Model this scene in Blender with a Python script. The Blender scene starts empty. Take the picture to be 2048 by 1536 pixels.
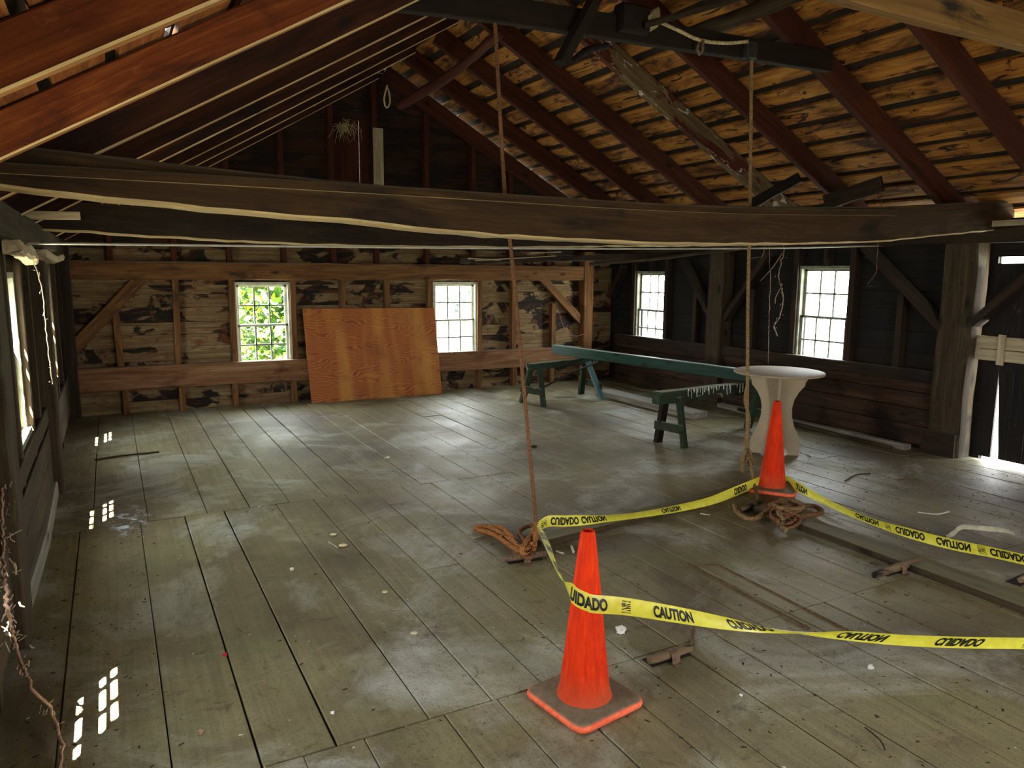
import bpy, math, random
from mathutils import Vector, Matrix
random.seed(7)
SC = bpy.context.scene
COL = SC.collection
R_ = random.Random(11)

# ---------------------------------------------------------------- camera
EYE = Vector((0.0, 0.0, 1.7))
AX = Vector((0.88125168, 0.06469631, -0.46819853))
AY = Vector((-0.47259785, 0.1349445, -0.87088533))
AZ = Vector((0.00683775, 0.98873878, 0.14949541))
ROT = Matrix((AX, AY, AZ))
cam_d = bpy.data.cameras.new('camera'); cam = bpy.data.objects.new('camera', cam_d); COL.objects.link(cam)
cam.matrix_world = Matrix.Translation(EYE) @ ROT.to_4x4()
cam_d.sensor_width = 36.0; cam_d.sensor_fit = 'HORIZONTAL'
FPX = 1490.79
cam_d.lens = FPX / 2048 * 36.0
cam_d.clip_start = 0.02; cam_d.clip_end = 300
SC.camera = cam

def ray(px, py): return ROT @ Vector((px - 1024.0, 768.0 - py, -FPX))
def at_z(px, py, z=0.0):
    v = ray(px, py); return EYE + v * ((z - EYE.z) / v.z)
def at_y(px, py, y):
    v = ray(px, py); return EYE + v * (y / v.y)
def at_x(px, py, x):
    v = ray(px, py); return EYE + v * (x / v.x)

# ---------------------------------------------------------------- world, sun, exposure
W = bpy.data.worlds.new('world'); SC.world = W; W.use_nodes = True
nt = W.node_tree; nt.nodes.clear()
wo = nt.nodes.new('ShaderNodeOutputWorld'); wb = nt.nodes.new('ShaderNodeBackground')
tc = nt.nodes.new('ShaderNodeTexCoord'); sx = nt.nodes.new('ShaderNodeSeparateXYZ')
cr = nt.nodes.new('ShaderNodeValToRGB')
nt.links.new(tc.outputs['Generated'], sx.inputs[0])
mr = nt.nodes.new('ShaderNodeMapRange'); mr.inputs[1].default_value = -1; mr.inputs[2].default_value = 1
nt.links.new(sx.outputs['Z'], mr.inputs[0]); nt.links.new(mr.outputs[0], cr.inputs[0])
e = cr.color_ramp.elements
e[0].position = 0.0; e[0].color = (0.36, 0.36, 0.28, 1)
e[1].position = 1.0; e[1].color = (0.75, 0.86, 1.0, 1)
m = e.new(0.44); m.color = (0.60, 0.62, 0.52, 1)
m = e.new(0.52); m.color = (1.0, 1.0, 0.98, 1)
nt.links.new(cr.outputs[0], wb.inputs[0]); wb.inputs[1].default_value = 15.0
nt.links.new(wb.outputs[0], wo.inputs[0])

sun_d = bpy.data.lights.new('sun', 'SUN'); sun = bpy.data.objects.new('sun', sun_d); COL.objects.link(sun)
sun_d.energy = 320.0; sun_d.angle = math.radians(0.53); sun_d.color = (1.0, 0.86, 0.66)
SUN_DIR = Vector((0.385, 0.62, -1.15)).normalized()
sun.rotation_euler = SUN_DIR.to_track_quat('-Z', 'Y').to_euler()
sun.location = (-4, -4, 8)

SC.view_settings.view_transform = 'Standard'
SC.view_settings.look = 'None'
SC.view_settings.gamma = 1.0
SC.view_settings.use_curve_mapping = False
SC.view_settings.exposure = 1.42

def portal(name, loc, size, direction):
    d = bpy.data.lights.new(name, 'AREA'); o = bpy.data.objects.new(name, d); COL.objects.link(o)
    d.shape = 'RECTANGLE'; d.size = size[0]; d.size_y = size[1]; d.cycles.is_portal = True
    o.location = loc; o.rotation_euler = Vector(direction).to_track_quat('-Z', 'Y').to_euler()
    return o

# ---------------------------------------------------------------- materials
def new_mat(name):
    m = bpy.data.materials.new(name); m.use_nodes = True
    t = m.node_tree; b = t.nodes['Principled BSDF']
    return m, t, b
def N(t, kind, **kw):
    n = t.nodes.new(kind)
    for k, v in kw.items(): setattr(n, k, v)
    return n
def ramp(t, src, stops):
    r = N(t, 'ShaderNodeValToRGB'); t.links.new(src, r.inputs[0])
    el = r.color_ramp.elements
    el[0].position = stops[0][0]; el[0].color = (*stops[0][1], 1)
    el[1].position = stops[-1][0]; el[1].color = (*stops[-1][1], 1)
    for p, c in stops[1:-1]:
        q = el.new(p); q.color = (*c, 1)
    return r.outputs[0]
def noise(t, vec, scale, detail=5, rough=0.6, dist=0.0, vscale=None):
    if vscale is not None:
        mp = N(t, 'ShaderNodeMapping'); mp.inputs['Scale'].default_value = vscale
        t.links.new(vec, mp.inputs['Vector']); vec = mp.outputs[0]
    n = N(t, 'ShaderNodeTexNoise'); n.inputs['Scale'].default_value = scale
    n.inputs['Detail'].default_value = detail; n.inputs['Roughness'].default_value = rough
    n.inputs['Distortion'].default_value = dist
    t.links.new(vec, n.inputs['Vector']); return n.outputs['Fac']
def mixc(t, fac, a, b, mode='MIX'):
    m = N(t, 'ShaderNodeMix'); m.data_type = 'RGBA'; m.blend_type = mode
    if isinstance(fac, float): m.inputs[0].default_value = fac
    else: t.links.new(fac, m.inputs[0])
    for i, v in ((6, a), (7, b)):
        if isinstance(v, tuple): m.inputs[i].default_value = (*v, 1)
        else: t.links.new(v, m.inputs[i])
    return m.outputs[2]
def math_(t, op, a, b=None):
    m = N(t, 'ShaderNodeMath'); m.operation = op
    for i, v in enumerate((a, b)):
        if v is None: continue
        if isinstance(v, (int, float)): m.inputs[i].default_value = v
        else: t.links.new(v, m.inputs[i])
    return m.outputs[0]
def bump(t, b, h, strength=0.4, dist=0.01):
    n = N(t, 'ShaderNodeBump'); n.inputs['Strength'].default_value = strength; n.inputs['Distance'].default_value = dist
    t.links.new(h, n.inputs['Height']); t.links.new(n.outputs[0], b.inputs['Normal'])

def wood(name, dark, mid, light, stain=(0.01, 0.006, 0.004), stain_lo=0.55, stain_hi=0.62, rough=0.8,
         dust=0.0, dust_col=(0.25, 0.23, 0.17), spec=0.25, gscale=9.0, patch=None, patch_lo=0.6, patch_hi=0.66, strength=0.5, sscale=(1.5, 4.5, 4.5)):
    """weathered timber; the 'gc' attribute runs x along the piece, y and z across it"""
    m, t, b = new_mat(name)
    at = N(t, 'ShaderNodeAttribute', attribute_name='gc'); v = at.outputs['Vector']
    g = noise(t, v, 1.0, 6, 0.65, 1.2, (1.1, gscale * 2.2, gscale * 2.2))
    c = ramp(t, g, [(0.30, dark), (0.50, mid), (0.70, light)])
    low = noise(t, v, 1.0, 4, 0.6, 0.6, (0.9, 3.0, 3.0))
    c = mixc(t, math_(t, 'MULTIPLY', low, 0.55), c, tuple(x * 0.55 for x in mid))
    # knots
    mp = N(t, 'ShaderNodeMapping'); mp.inputs['Scale'].default_value = (1.6, 4.0, 4.0); t.links.new(v, mp.inputs[0])
    vo = N(t, 'ShaderNodeTexVoronoi'); vo.inputs['Scale'].default_value = 1.2; t.links.new(mp.outputs[0], vo.inputs['Vector'])
    kn = ramp(t, vo.outputs['Distance'], [(0.07, (1, 1, 1)), (0.16, (0, 0, 0))])
    c = mixc(t, kn, c, tuple(x * 0.45 for x in dark))
    # stains, long along the grain with ragged ends
    s1 = noise(t, v, 1.0, 7, 0.6, 0.5, sscale)
    sm = ramp(t, s1, [(stain_lo, (0, 0, 0)), (stain_hi, (1, 1, 1))])
    c = mixc(t, sm, c, stain)
    if patch:
        s2 = noise(t, v, 1.0, 8, 0.7, 1.5, (3.0, 9.0, 9.0))
        pm = ramp(t, s2, [(patch_lo, (0, 0, 0)), (patch_hi, (1, 1, 1))])
        c = mixc(t, pm, c, patch)
    if dust > 0:
        ge = N(t, 'ShaderNodeNewGeometry'); sz = N(t, 'ShaderNodeSeparateXYZ'); t.links.new(ge.outputs['Normal'], sz.inputs[0])
        f = math_(t, 'MULTIPLY', ramp(t, sz.outputs['Z'], [(0.4, (0, 0, 0)), (0.9, (1, 1, 1))]), dust)
        c = mixc(t, f, c, dust_col)
    t.links.new(c, b.inputs['Base Color'])
    b.inputs['Roughness'].default_value = rough; b.inputs['Specular IOR Level'].default_value = spec
    bump(t, b, g, strength, 0.006)
    return m

def plain(name, col, rough=0.7, spec=0.3, var=0.25, scale=12.0, metallic=0.0):
    m, t, b = new_mat(name)
    tcn = N(t, 'ShaderNodeTexCoord')
    n = noise(t, tcn.outputs['Object'], scale, 5, 0.6)
    c = ramp(t, n, [(0.3, tuple(x * (1 - var) for x in col)), (0.7, tuple(min(1, x * (1 + var)) for x in col))])
    t.links.new(c, b.inputs['Base Color'])
    b.inputs['Roughness'].default_value = rough; b.inputs['Specular IOR Level'].default_value = spec
    b.inputs['Metallic'].default_value = metallic
    bump(t, b, n, 0.2, 0.003)
    return m

M = {}
M['rafter'] = wood('rafter_wood', (0.020, 0.004, 0.002), (0.055, 0.010, 0.003), (0.11, 0.025, 0.006), stain_lo=0.60, stain_hi=0.70)
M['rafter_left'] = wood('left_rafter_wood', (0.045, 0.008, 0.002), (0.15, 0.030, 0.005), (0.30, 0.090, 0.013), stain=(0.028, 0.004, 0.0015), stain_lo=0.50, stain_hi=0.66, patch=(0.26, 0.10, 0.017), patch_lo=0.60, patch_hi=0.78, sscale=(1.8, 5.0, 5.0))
M['rafter_left_shaded'] = wood('shaded_left_rafter_wood', (0.012, 0.003, 0.001), (0.038, 0.008, 0.002), (0.09, 0.022, 0.005), stain=(0.01, 0.002, 0.001), stain_lo=0.50, stain_hi=0.66)  # darker copy of the left rafter wood, paints shade on the far rafters
M['rafter_painted'] = wood('limewashed_rafter_wood', (0.05, 0.03, 0.012), (0.14, 0.09, 0.04), (0.26, 0.2, 0.11), stain=(0.07, 0.012, 0.005), stain_lo=0.52, stain_hi=0.56, patch=(0.55, 0.5, 0.42), patch_lo=0.58, patch_hi=0.61)
M['sheath'] = wood('roof_board_wood', (0.17, 0.048, 0.008), (0.40, 0.16, 0.027), (0.62, 0.32, 0.07), stain=(0.05, 0.011, 0.003), stain_lo=0.49, stain_hi=0.64, strength=1.0, patch=(0.025, 0.007, 0.003), patch_lo=0.56, patch_hi=0.60)
M['sheath_left'] = wood('left_roof_board_wood', (0.10, 0.03, 0.01), (0.25, 0.08, 0.02), (0.4, 0.18, 0.05), stain=(0.05, 0.012, 0.004), stain_lo=0.56, stain_hi=0.68)
M['siding'] = wood('wall_board_wood', (0.09, 0.048, 0.018), (0.19, 0.125, 0.055), (0.33, 0.24, 0.12), stain=(0.010, 0.006, 0.003), stain_lo=0.51, stain_hi=0.545, patch=(0.13, 0.038, 0.012), patch_lo=0.50, patch_hi=0.70, sscale=(1.8, 3.0, 3.0))  # black stain patches also stand in for jagged stud shadows
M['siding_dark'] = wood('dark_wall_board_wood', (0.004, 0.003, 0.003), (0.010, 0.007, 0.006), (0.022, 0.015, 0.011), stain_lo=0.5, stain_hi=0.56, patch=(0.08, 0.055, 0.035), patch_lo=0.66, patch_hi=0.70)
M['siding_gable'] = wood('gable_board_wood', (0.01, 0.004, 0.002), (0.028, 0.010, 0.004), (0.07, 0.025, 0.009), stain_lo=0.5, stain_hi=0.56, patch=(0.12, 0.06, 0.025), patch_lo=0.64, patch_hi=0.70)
M['timber'] = wood('timber_wood', (0.06, 0.022, 0.006), (0.15, 0.064, 0.018), (0.27, 0.14, 0.045), stain=(0.02, 0.008, 0.003), stain_lo=0.54, stain_hi=0.70, dust=0.7, strength=0.8)
M['timber_tie'] = wood('tie_beam_wood', (0.016, 0.007, 0.002), (0.045, 0.021, 0.006), (0.085, 0.046, 0.014), stain=(0.010, 0.004, 0.002), stain_lo=0.54, stain_hi=0.68, dust=0.4, strength=1.0)
M['timber_dark'] = wood('dark_timber_wood', (0.010, 0.005, 0.003), (0.026, 0.014, 0.007), (0.055, 0.033, 0.017), stain_lo=0.56, stain_hi=0.66, dust=0.3)
M['timber_post'] = wood('post_wood', (0.018, 0.010, 0.005), (0.045, 0.028, 0.013), (0.09, 0.06, 0.03), stain_lo=0.58, stain_hi=0.68, patch=(0.05, 0.055, 0.02), patch_lo=0.56, patch_hi=0.66)
M['timber_black'] = wood('blackened_wood', (0.004, 0.0015, 0.001), (0.010, 0.004, 0.002), (0.02, 0.008, 0.004))
M['girt'] = wood('girt_wood', (0.10, 0.035, 0.012), (0.21, 0.095, 0.038), (0.34, 0.21, 0.11), stain=(0.06, 0.018, 0.006), stain_lo=0.52, stain_hi=0.66, dust=0.5)
M['lit_edge'] = wood('lit_edge_wood', (0.14, 0.05, 0.012), (0.28, 0.12, 0.035), (0.42, 0.22, 0.07), stain_lo=0.62, stain_hi=0.75)  # paler tone paints light from below onto rafter bottom edges
M['lit_pale_arris'] = wood('lit_pale_arris_wood', (0.36, 0.24, 0.11), (0.55, 0.40, 0.20), (0.75, 0.60, 0.34), stain_lo=0.66, stain_hi=0.75)  # pale tone paints light along lower edges; limewash on one rafter
M['pale'] = wood('pale_board_wood', (0.26, 0.2, 0.12), (0.42, 0.34, 0.22), (0.6, 0.5, 0.34), stain=(0.16, 0.1, 0.05), stain_lo=0.62, stain_hi=0.75)
M['batten'] = wood('dusty_batten_wood', (0.06, 0.045, 0.022), (0.12, 0.10, 0.05), (0.19, 0.165, 0.09), stain_lo=0.64, stain_hi=0.75, dust=0.45, dust_col=(0.20, 0.18, 0.10))
M['lining'] = wood('brown_lining_wood', (0.012, 0.006, 0.004), (0.04, 0.018, 0.009), (0.10, 0.05, 0.024), stain_lo=0.52, stain_hi=0.64, patch=(0.10, 0.035, 0.012), patch_lo=0.60, patch_hi=0.72)
M['batten_side_shade'] = wood('shaded_batten_side_wood', (0.025, 0.015, 0.007), (0.055, 0.036, 0.017), (0.10, 0.07, 0.035))  # darker side faces paint in the shade below the batten edge
M['bolt'] = wood('brown_bolt_wood', (0.09, 0.055, 0.028), (0.17, 0.11, 0.06), (0.26, 0.18, 0.10))
M['gold'] = wood('golden_wood', (0.07, 0.035, 0.010), (0.15, 0.08, 0.022), (0.24, 0.145, 0.05), stain_lo=0.6, stain_hi=0.7)
M['grey'] = wood('grey_plank_wood', (0.12, 0.10, 0.08), (0.24, 0.21, 0.16), (0.38, 0.34, 0.27), stain_lo=0.66, stain_hi=0.78, dust=0.6, dust_col=(0.32, 0.31, 0.27))
M['green'] = wood('green_painted_wood', (0.003, 0.018, 0.012), (0.006, 0.04, 0.028), (0.015, 0.075, 0.055), stain=(0.012, 0.02, 0.012), stain_lo=0.6, stain_hi=0.66, dust=0.85, dust_col=(0.34, 0.42, 0.38), rough=0.55)
M['green_worn'] = wood('worn_green_wood', (0.010, 0.018, 0.008), (0.02, 0.04, 0.02), (0.05, 0.065, 0.03), stain=(0.03, 0.022, 0.012), stain_lo=0.48, stain_hi=0.6, patch=(0.26, 0.27, 0.17), patch_lo=0.60, patch_hi=0.64, dust=0.7, dust_col=(0.26, 0.27, 0.18), sscale=(3, 9, 9))  # top dust is strengthened to paint the upper faces as lit
M['blue'] = wood('blue_painted_wood', (0.05, 0.11, 0.12), (0.10, 0.2, 0.21), (0.16, 0.28, 0.3), stain_lo=0.66, stain_hi=0.76)
M['sash'] = plain('sash_paint', (0.50, 0.50, 0.38), 0.6, 0.3, 0.25)
M['muntin'] = plain('muntin_paint', (0.20, 0.20, 0.15), 0.7, 0.3, 0.3)
M['iron'] = plain('rusty_iron', (0.13, 0.075, 0.045), 0.75, 0.4, 0.5, 60)
M['dark_iron'] = plain('dark_iron', (0.02, 0.017, 0.015), 0.6, 0.4, 0.4, 40)
M['rope'] = plain('brown_rope_fibre', (0.16, 0.075, 0.035), 0.9, 0.1, 0.5, 90)
M['rope_tan'] = plain('tan_rope_fibre', (0.20, 0.125, 0.055), 0.9, 0.1, 0.5, 90)
M['rope_orange'] = plain('orange_brown_rope_fibre', (0.32, 0.13, 0.045), 0.9, 0.1, 0.55, 70)
M['rope_white'] = plain('pale_rope_fibre', (0.45, 0.36, 0.20), 0.9, 0.1, 0.4, 70)
M['bark'] = plain('vine_bark', (0.16, 0.10, 0.08), 0.9, 0.1, 0.5, 50)
M['vine'] = plain('dry_reddish_vine', (0.34, 0.2, 0.13), 0.9, 0.1, 0.5, 80)
M['tuft'] = plain('dusty_cobweb_tuft', (0.3, 0.24, 0.17), 0.95, 0.1, 0.3, 80)
M['chip'] = plain('pale_chip', (0.55, 0.50, 0.38), 0.85, 0.2, 0.4, 30)
M['chip_dark'] = plain('dark_litter', (0.045, 0.034, 0.022), 0.95, 0.1, 0.5, 30)
M['chip_brown'] = plain('brown_litter', (0.14, 0.085, 0.045), 0.95, 0.1, 0.5, 30)
M['disc'] = plain('pale_yellow_card', (0.72, 0.62, 0.36), 0.7, 0.3, 0.1)
M['red'] = plain('red_petals', (0.65, 0.02, 0.04), 0.7, 0.3, 0.2)
M['paper'] = plain('crumpled_white_paper', (0.75, 0.72, 0.66), 0.8, 0.2, 0.15, 40)
M['torn'] = plain('faded_tape', (0.42, 0.40, 0.27), 0.6, 0.3, 0.3, 25)
M['ink'] = plain('black_ink', (0.008, 0.008, 0.007), 0.5, 0.3, 0.1)
M['particle'] = plain('table_board', (0.33, 0.26, 0.17), 0.75, 0.25, 0.12, 3.0)
M['bark_tree'] = plain('tree_bark', (0.10, 0.08, 0.06), 0.9, 0.1, 0.3, 10)
M['shingle'] = plain('roof_shingle', (0.03, 0.022, 0.018), 0.95, 0.1, 0.3, 8)

def cone_mat():
    m, t, b = new_mat('orange_cone_rubber')
    tcn = N(t, 'ShaderNodeTexCoord'); o = tcn.outputs['Object']
    n = noise(t, o, 1.0, 6, 0.7, 0.3, (60, 60, 7))
    c = ramp(t, n, [(0.3, (0.42, 0.014, 0.001)), (0.6, (0.68, 0.034, 0.002)), (0.85, (0.78, 0.085, 0.008))])
    n2 = noise(t, o, 6.0, 5, 0.6)
    sz = N(t, 'ShaderNodeSeparateXYZ'); t.links.new(o, sz.inputs[0])
    h = ramp(t, sz.outputs['Z'], [(0.02, (1, 1, 1)), (0.16, (0, 0, 0))])
    f = math_(t, 'MULTIPLY', h, math_(t, 'MULTIPLY', n2, 0.75))
    c = mixc(t, f, c, (0.32, 0.13, 0.055))
    t.links.new(c, b.inputs['Base Color']); b.inputs['Roughness'].default_value = 0.75; b.inputs['Specular IOR Level'].default_value = 0.15
    bump(t, b, n, 0.15, 0.002); return m
M['cone'] = cone_mat()
def cone_base_mat():
    m, t, b = new_mat('dusty_orange_base')
    tcn = N(t, 'ShaderNodeTexCoord'); ge = N(t, 'ShaderNodeNewGeometry'); sz = N(t, 'ShaderNodeSeparateXYZ')
    t.links.new(ge.outputs['Normal'], sz.inputs[0])
    n = noise(t, tcn.outputs['Object'], 40, 5, 0.6)
    d = ramp(t, n, [(0.3, (0.13, 0.095, 0.055)), (0.7, (0.20, 0.155, 0.095))])
    f = ramp(t, sz.outputs['Z'], [(0.6, (0, 0, 0)), (0.9, (1, 1, 1))])
    e_ = ramp(t, n, [(0.3, (0.8, 0.09, 0.03)), (0.7, (0.95, 0.2, 0.09))])
    t.links.new(mixc(t, f, e_, d), b.inputs['Base Color']); b.inputs['Roughness'].default_value = 0.9
    bump(t, b, n, 0.3, 0.003); return m
M['cone_base'] = cone_base_mat()

def ply_mat():
    m, t, b = new_mat('orange_plywood_face')
    at = N(t, 'ShaderNodeAttribute', attribute_name='gc'); v = at.outputs['Vector']
    wn = noise(t, v, 1.0, 3, 0.45, 0.0, (1.3, 3.4, 3.4))
    mp = N(t, 'ShaderNodeMapping'); mp.inputs['Scale'].default_value = (0.12, 1.0, 1.0); t.links.new(v, mp.inputs[0])
    sp = N(t, 'ShaderNodeSeparateXYZ'); t.links.new(v, sp.inputs[0])
    ph = math_(t, 'ADD', math_(t, 'MULTIPLY', sp.outputs['Y'], 42.0), math_(t, 'MULTIPLY', wn, 18.0))
    s = math_(t, 'SINE', math_(t, 'MULTIPLY', ph, 6.283))
    line = ramp(t, math_(t, 'ADD', math_(t, 'MULTIPLY', s, 0.5), 0.5), [(0.0, (0.36, 0.110, 0.014)), (0.55, (0.31, 0.085, 0.011)), (0.95, (0.19, 0.042, 0.006))])
    low = noise(t, v, 1.0, 2, 0.5, 0.3, (3.4, 0.5, 0.5))
    c = mixc(t, ramp(t, low, [(0.45, (0, 0, 0)), (0.62, (1, 1, 1))]), line, (0.50, 0.25, 0.04), 'MIX')
    c = mixc(t, 0.45, line, c)
    c = mixc(t, ramp(t, noise(t, v, 2.3, 5, 0.6), [(0.5, (0, 0, 0)), (0.7, (0.45, 0.45, 0.45))]), c, (0.14, 0.035, 0.01))
    vo = N(t, 'ShaderNodeTexVoronoi'); vo.inputs['Scale'].default_value = 3.2; t.links.new(v, vo.inputs['Vector'])
    c = mixc(t, ramp(t, vo.outputs['Distance'], [(0.03, (1, 1, 1)), (0.07, (0, 0, 0))]), c, (0.12, 0.03, 0.01))
    t.links.new(c, b.inputs['Base Color']); b.inputs['Roughness'].default_value = 0.55; b.inputs['Specular IOR Level'].default_value = 0.3
    return m
M['ply'] = ply_mat()

def floor_mat():
    m, t, b = new_mat('dusty_floor_boards')
    at = N(t, 'ShaderNodeAttribute', attribute_name='gc'); v = at.outputs['Vector']
    tcn = N(t, 'ShaderNodeTexCoord'); o = tcn.outputs['Object']
    g = noise(t, v, 1.0, 6, 0.65, 1.0, (1.0, 26, 26))
    c = ramp(t, g, [(0.22, (0.140, 0.112, 0.054)), (0.5, (0.215, 0.182, 0.090)), (0.80, (0.295, 0.250, 0.132))])
    big = noise(t, o, 0.9, 5, 0.6, 0.6)
    c = mixc(t, ramp(t, big, [(0.36, (0.8, 0.8, 0.8)), (0.55, (0, 0, 0))]), c, (0.095, 0.066, 0.034))
    gr = noise(t, o, 1.7, 5, 0.6, 0.4)
    c = mixc(t, ramp(t, gr, [(0.5, (0, 0, 0)), (0.68, (0.6, 0.6, 0.6))]), c, (0.160, 0.155, 0.065))
    pale = noise(t, o, 1.15, 7, 0.68, 0.8, (1, 1, 1))
    c = mixc(t, ramp(t, pale, [(0.50, (0, 0, 0)), (0.70, (0.8, 0.8, 0.8))]), c, (0.47, 0.47, 0.40))
    # wet brown stain and white drips under the left windows
    mpp = N(t, 'ShaderNodeMapping'); mpp.inputs['Location'].default_value = (-0.02, -5.55, 0); t.links.new(o, mpp.inputs[0])
    mp2 = N(t, 'ShaderNodeMapping'); mp2.inputs['Scale'].default_value = (3.0, 1.15, 1); t.links.new(mpp.outputs[0], mp2.inputs[0])
    gd = N(t, 'ShaderNodeTexGradient', gradient_type='SPHERICAL'); t.links.new(mp2.outputs[0], gd.inputs[0])
    sp = noise(t, o, 14, 6, 0.75, 1.0)
    f = math_(t, 'MULTIPLY', gd.outputs['Fac'], 1.6)
    c = mixc(t, math_(t, 'MINIMUM', math_(t, 'MULTIPLY', f, sp), 0.8), c, (0.075, 0.035, 0.015))
    wv = math_(t, 'MULTIPLY', ramp(t, gd.outputs['Fac'], [(0.55, (0, 0, 0)), (0.8, (1, 1, 1))]), ramp(t, sp, [(0.52, (0, 0, 0)), (0.58, (1, 1, 1))]))
    c = mixc(t, wv, c, (0.62, 0.68, 0.75))
    # fine speckle of dirt
    s = noise(t, o, 110, 4, 0.7)
    c = mixc(t, ramp(t, s, [(0.55, (0, 0, 0)), (0.66, (0.75, 0.75, 0.75))]), c, (0.06, 0.045, 0.025))
    s2 = noise(t, o, 60, 6, 0.8, 1.0)
    c = mixc(t, ramp(t, s2, [(0.66, (0, 0, 0)), (0.72, (0.7, 0.7, 0.7))]), c, (0.42, 0.39, 0.30))
    clump = noise(t, o, 9, 6, 0.8, 1.0)
    c = mixc(t, ramp(t, clump, [(0.55, (0, 0, 0)), (0.68, (0.75, 0.75, 0.75))]), c, (0.075, 0.05, 0.028))
    t.links.new(c, b.inputs['Base Color'])
    rr = ramp(t, gr, [(0.3, (0.50, 0.50, 0.50)), (0.7, (0.70, 0.70, 0.70))])
    t.links.new(rr, b.inputs['Roughness']); b.inputs['Specular IOR Level'].default_value = 0.36
    h = math_(t, 'ADD', math_(t, 'MULTIPLY', g, 0.6), math_(t, 'MULTIPLY', s, 0.6))
    bump(t, b, h, 0.45, 0.004)
    return m
M['floor'] = floor_mat()

def glass_mat():
    m = bpy.data.materials.new('window_glass'); m.use_nodes = True; t = m.node_tree; t.nodes.clear()
    o = N(t, 'ShaderNodeOutputMaterial'); a = N(t, 'ShaderNodeBsdfTransparent'); g = N(t, 'ShaderNodeBsdfGlossy')
    a.inputs[0].default_value = (0.93, 0.96, 0.94, 1); g.inputs['Roughness'].default_value = 0.03
    mx = N(t, 'ShaderNodeMixShader'); mx.inputs[0].default_value = 0.04
    t.links.new(a.outputs[0], mx.inputs[1]); t.links.new(g.outputs[0], mx.inputs[2]); t.links.new(mx.outputs[0], o.inputs[0])
    return m
M['glass'] = glass_mat()
def tape_mat():
    m, t, b = new_mat('yellow_caution_plastic')
    tcn = N(t, 'ShaderNodeTexCoord')
    n = noise(t, tcn.outputs['Object'], 25, 5, 0.6)
    c = ramp(t, n, [(0.3, (0.72, 0.64, 0.045)), (0.7, (0.86, 0.80, 0.10))])
    t.links.new(c, b.inputs['Base Color']); b.inputs['Roughness'].default_value = 0.35
    tr = N(t, 'ShaderNodeBsdfTranslucent'); t.links.new(c, tr.inputs[0])
    mx = N(t, 'ShaderNodeMixShader'); mx.inputs[0].default_value = 0.35
    t.links.new(b.outputs[0], mx.inputs[1]); t.links.new(tr.outputs[0], mx.inputs[2])
    t.links.new(mx.outputs[0], t.nodes['Material Output'].inputs[0])
    bump(t, b, n, 0.2, 0.002)
    return m
M['tape'] = tape_mat()
def leaf_mat(name, c1, c2):
    m, t, b = new_mat(name)
    oi = N(t, 'ShaderNodeNewGeometry')
    c = ramp(t, oi.outputs['Random Per Island'], [(0.0, c1), (1.0, c2)])
    t.links.new(c, b.inputs['Base Color']); b.inputs['Roughness'].default_value = 0.6
    tr = N(t, 'ShaderNodeBsdfTranslucent'); t.links.new(c, tr.inputs[0])
    mx = N(t, 'ShaderNodeMixShader'); mx.inputs[0].default_value = 0.4
    t.links.new(b.outputs[0], mx.inputs[1]); t.links.new(tr.outputs[0], mx.inputs[2])
    t.links.new(mx.outputs[0], t.nodes['Material Output'].inputs[0])
    return m
M['leaf'] = leaf_mat('green_leaves', (0.003, 0.040, 0.002), (0.050, 0.085, 0.002))
M['leaf_far'] = leaf_mat('far_green_leaves', (0.001, 0.015, 0.010), (0.006, 0.03, 0.02))
M['table_top'] = M['particle']

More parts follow.
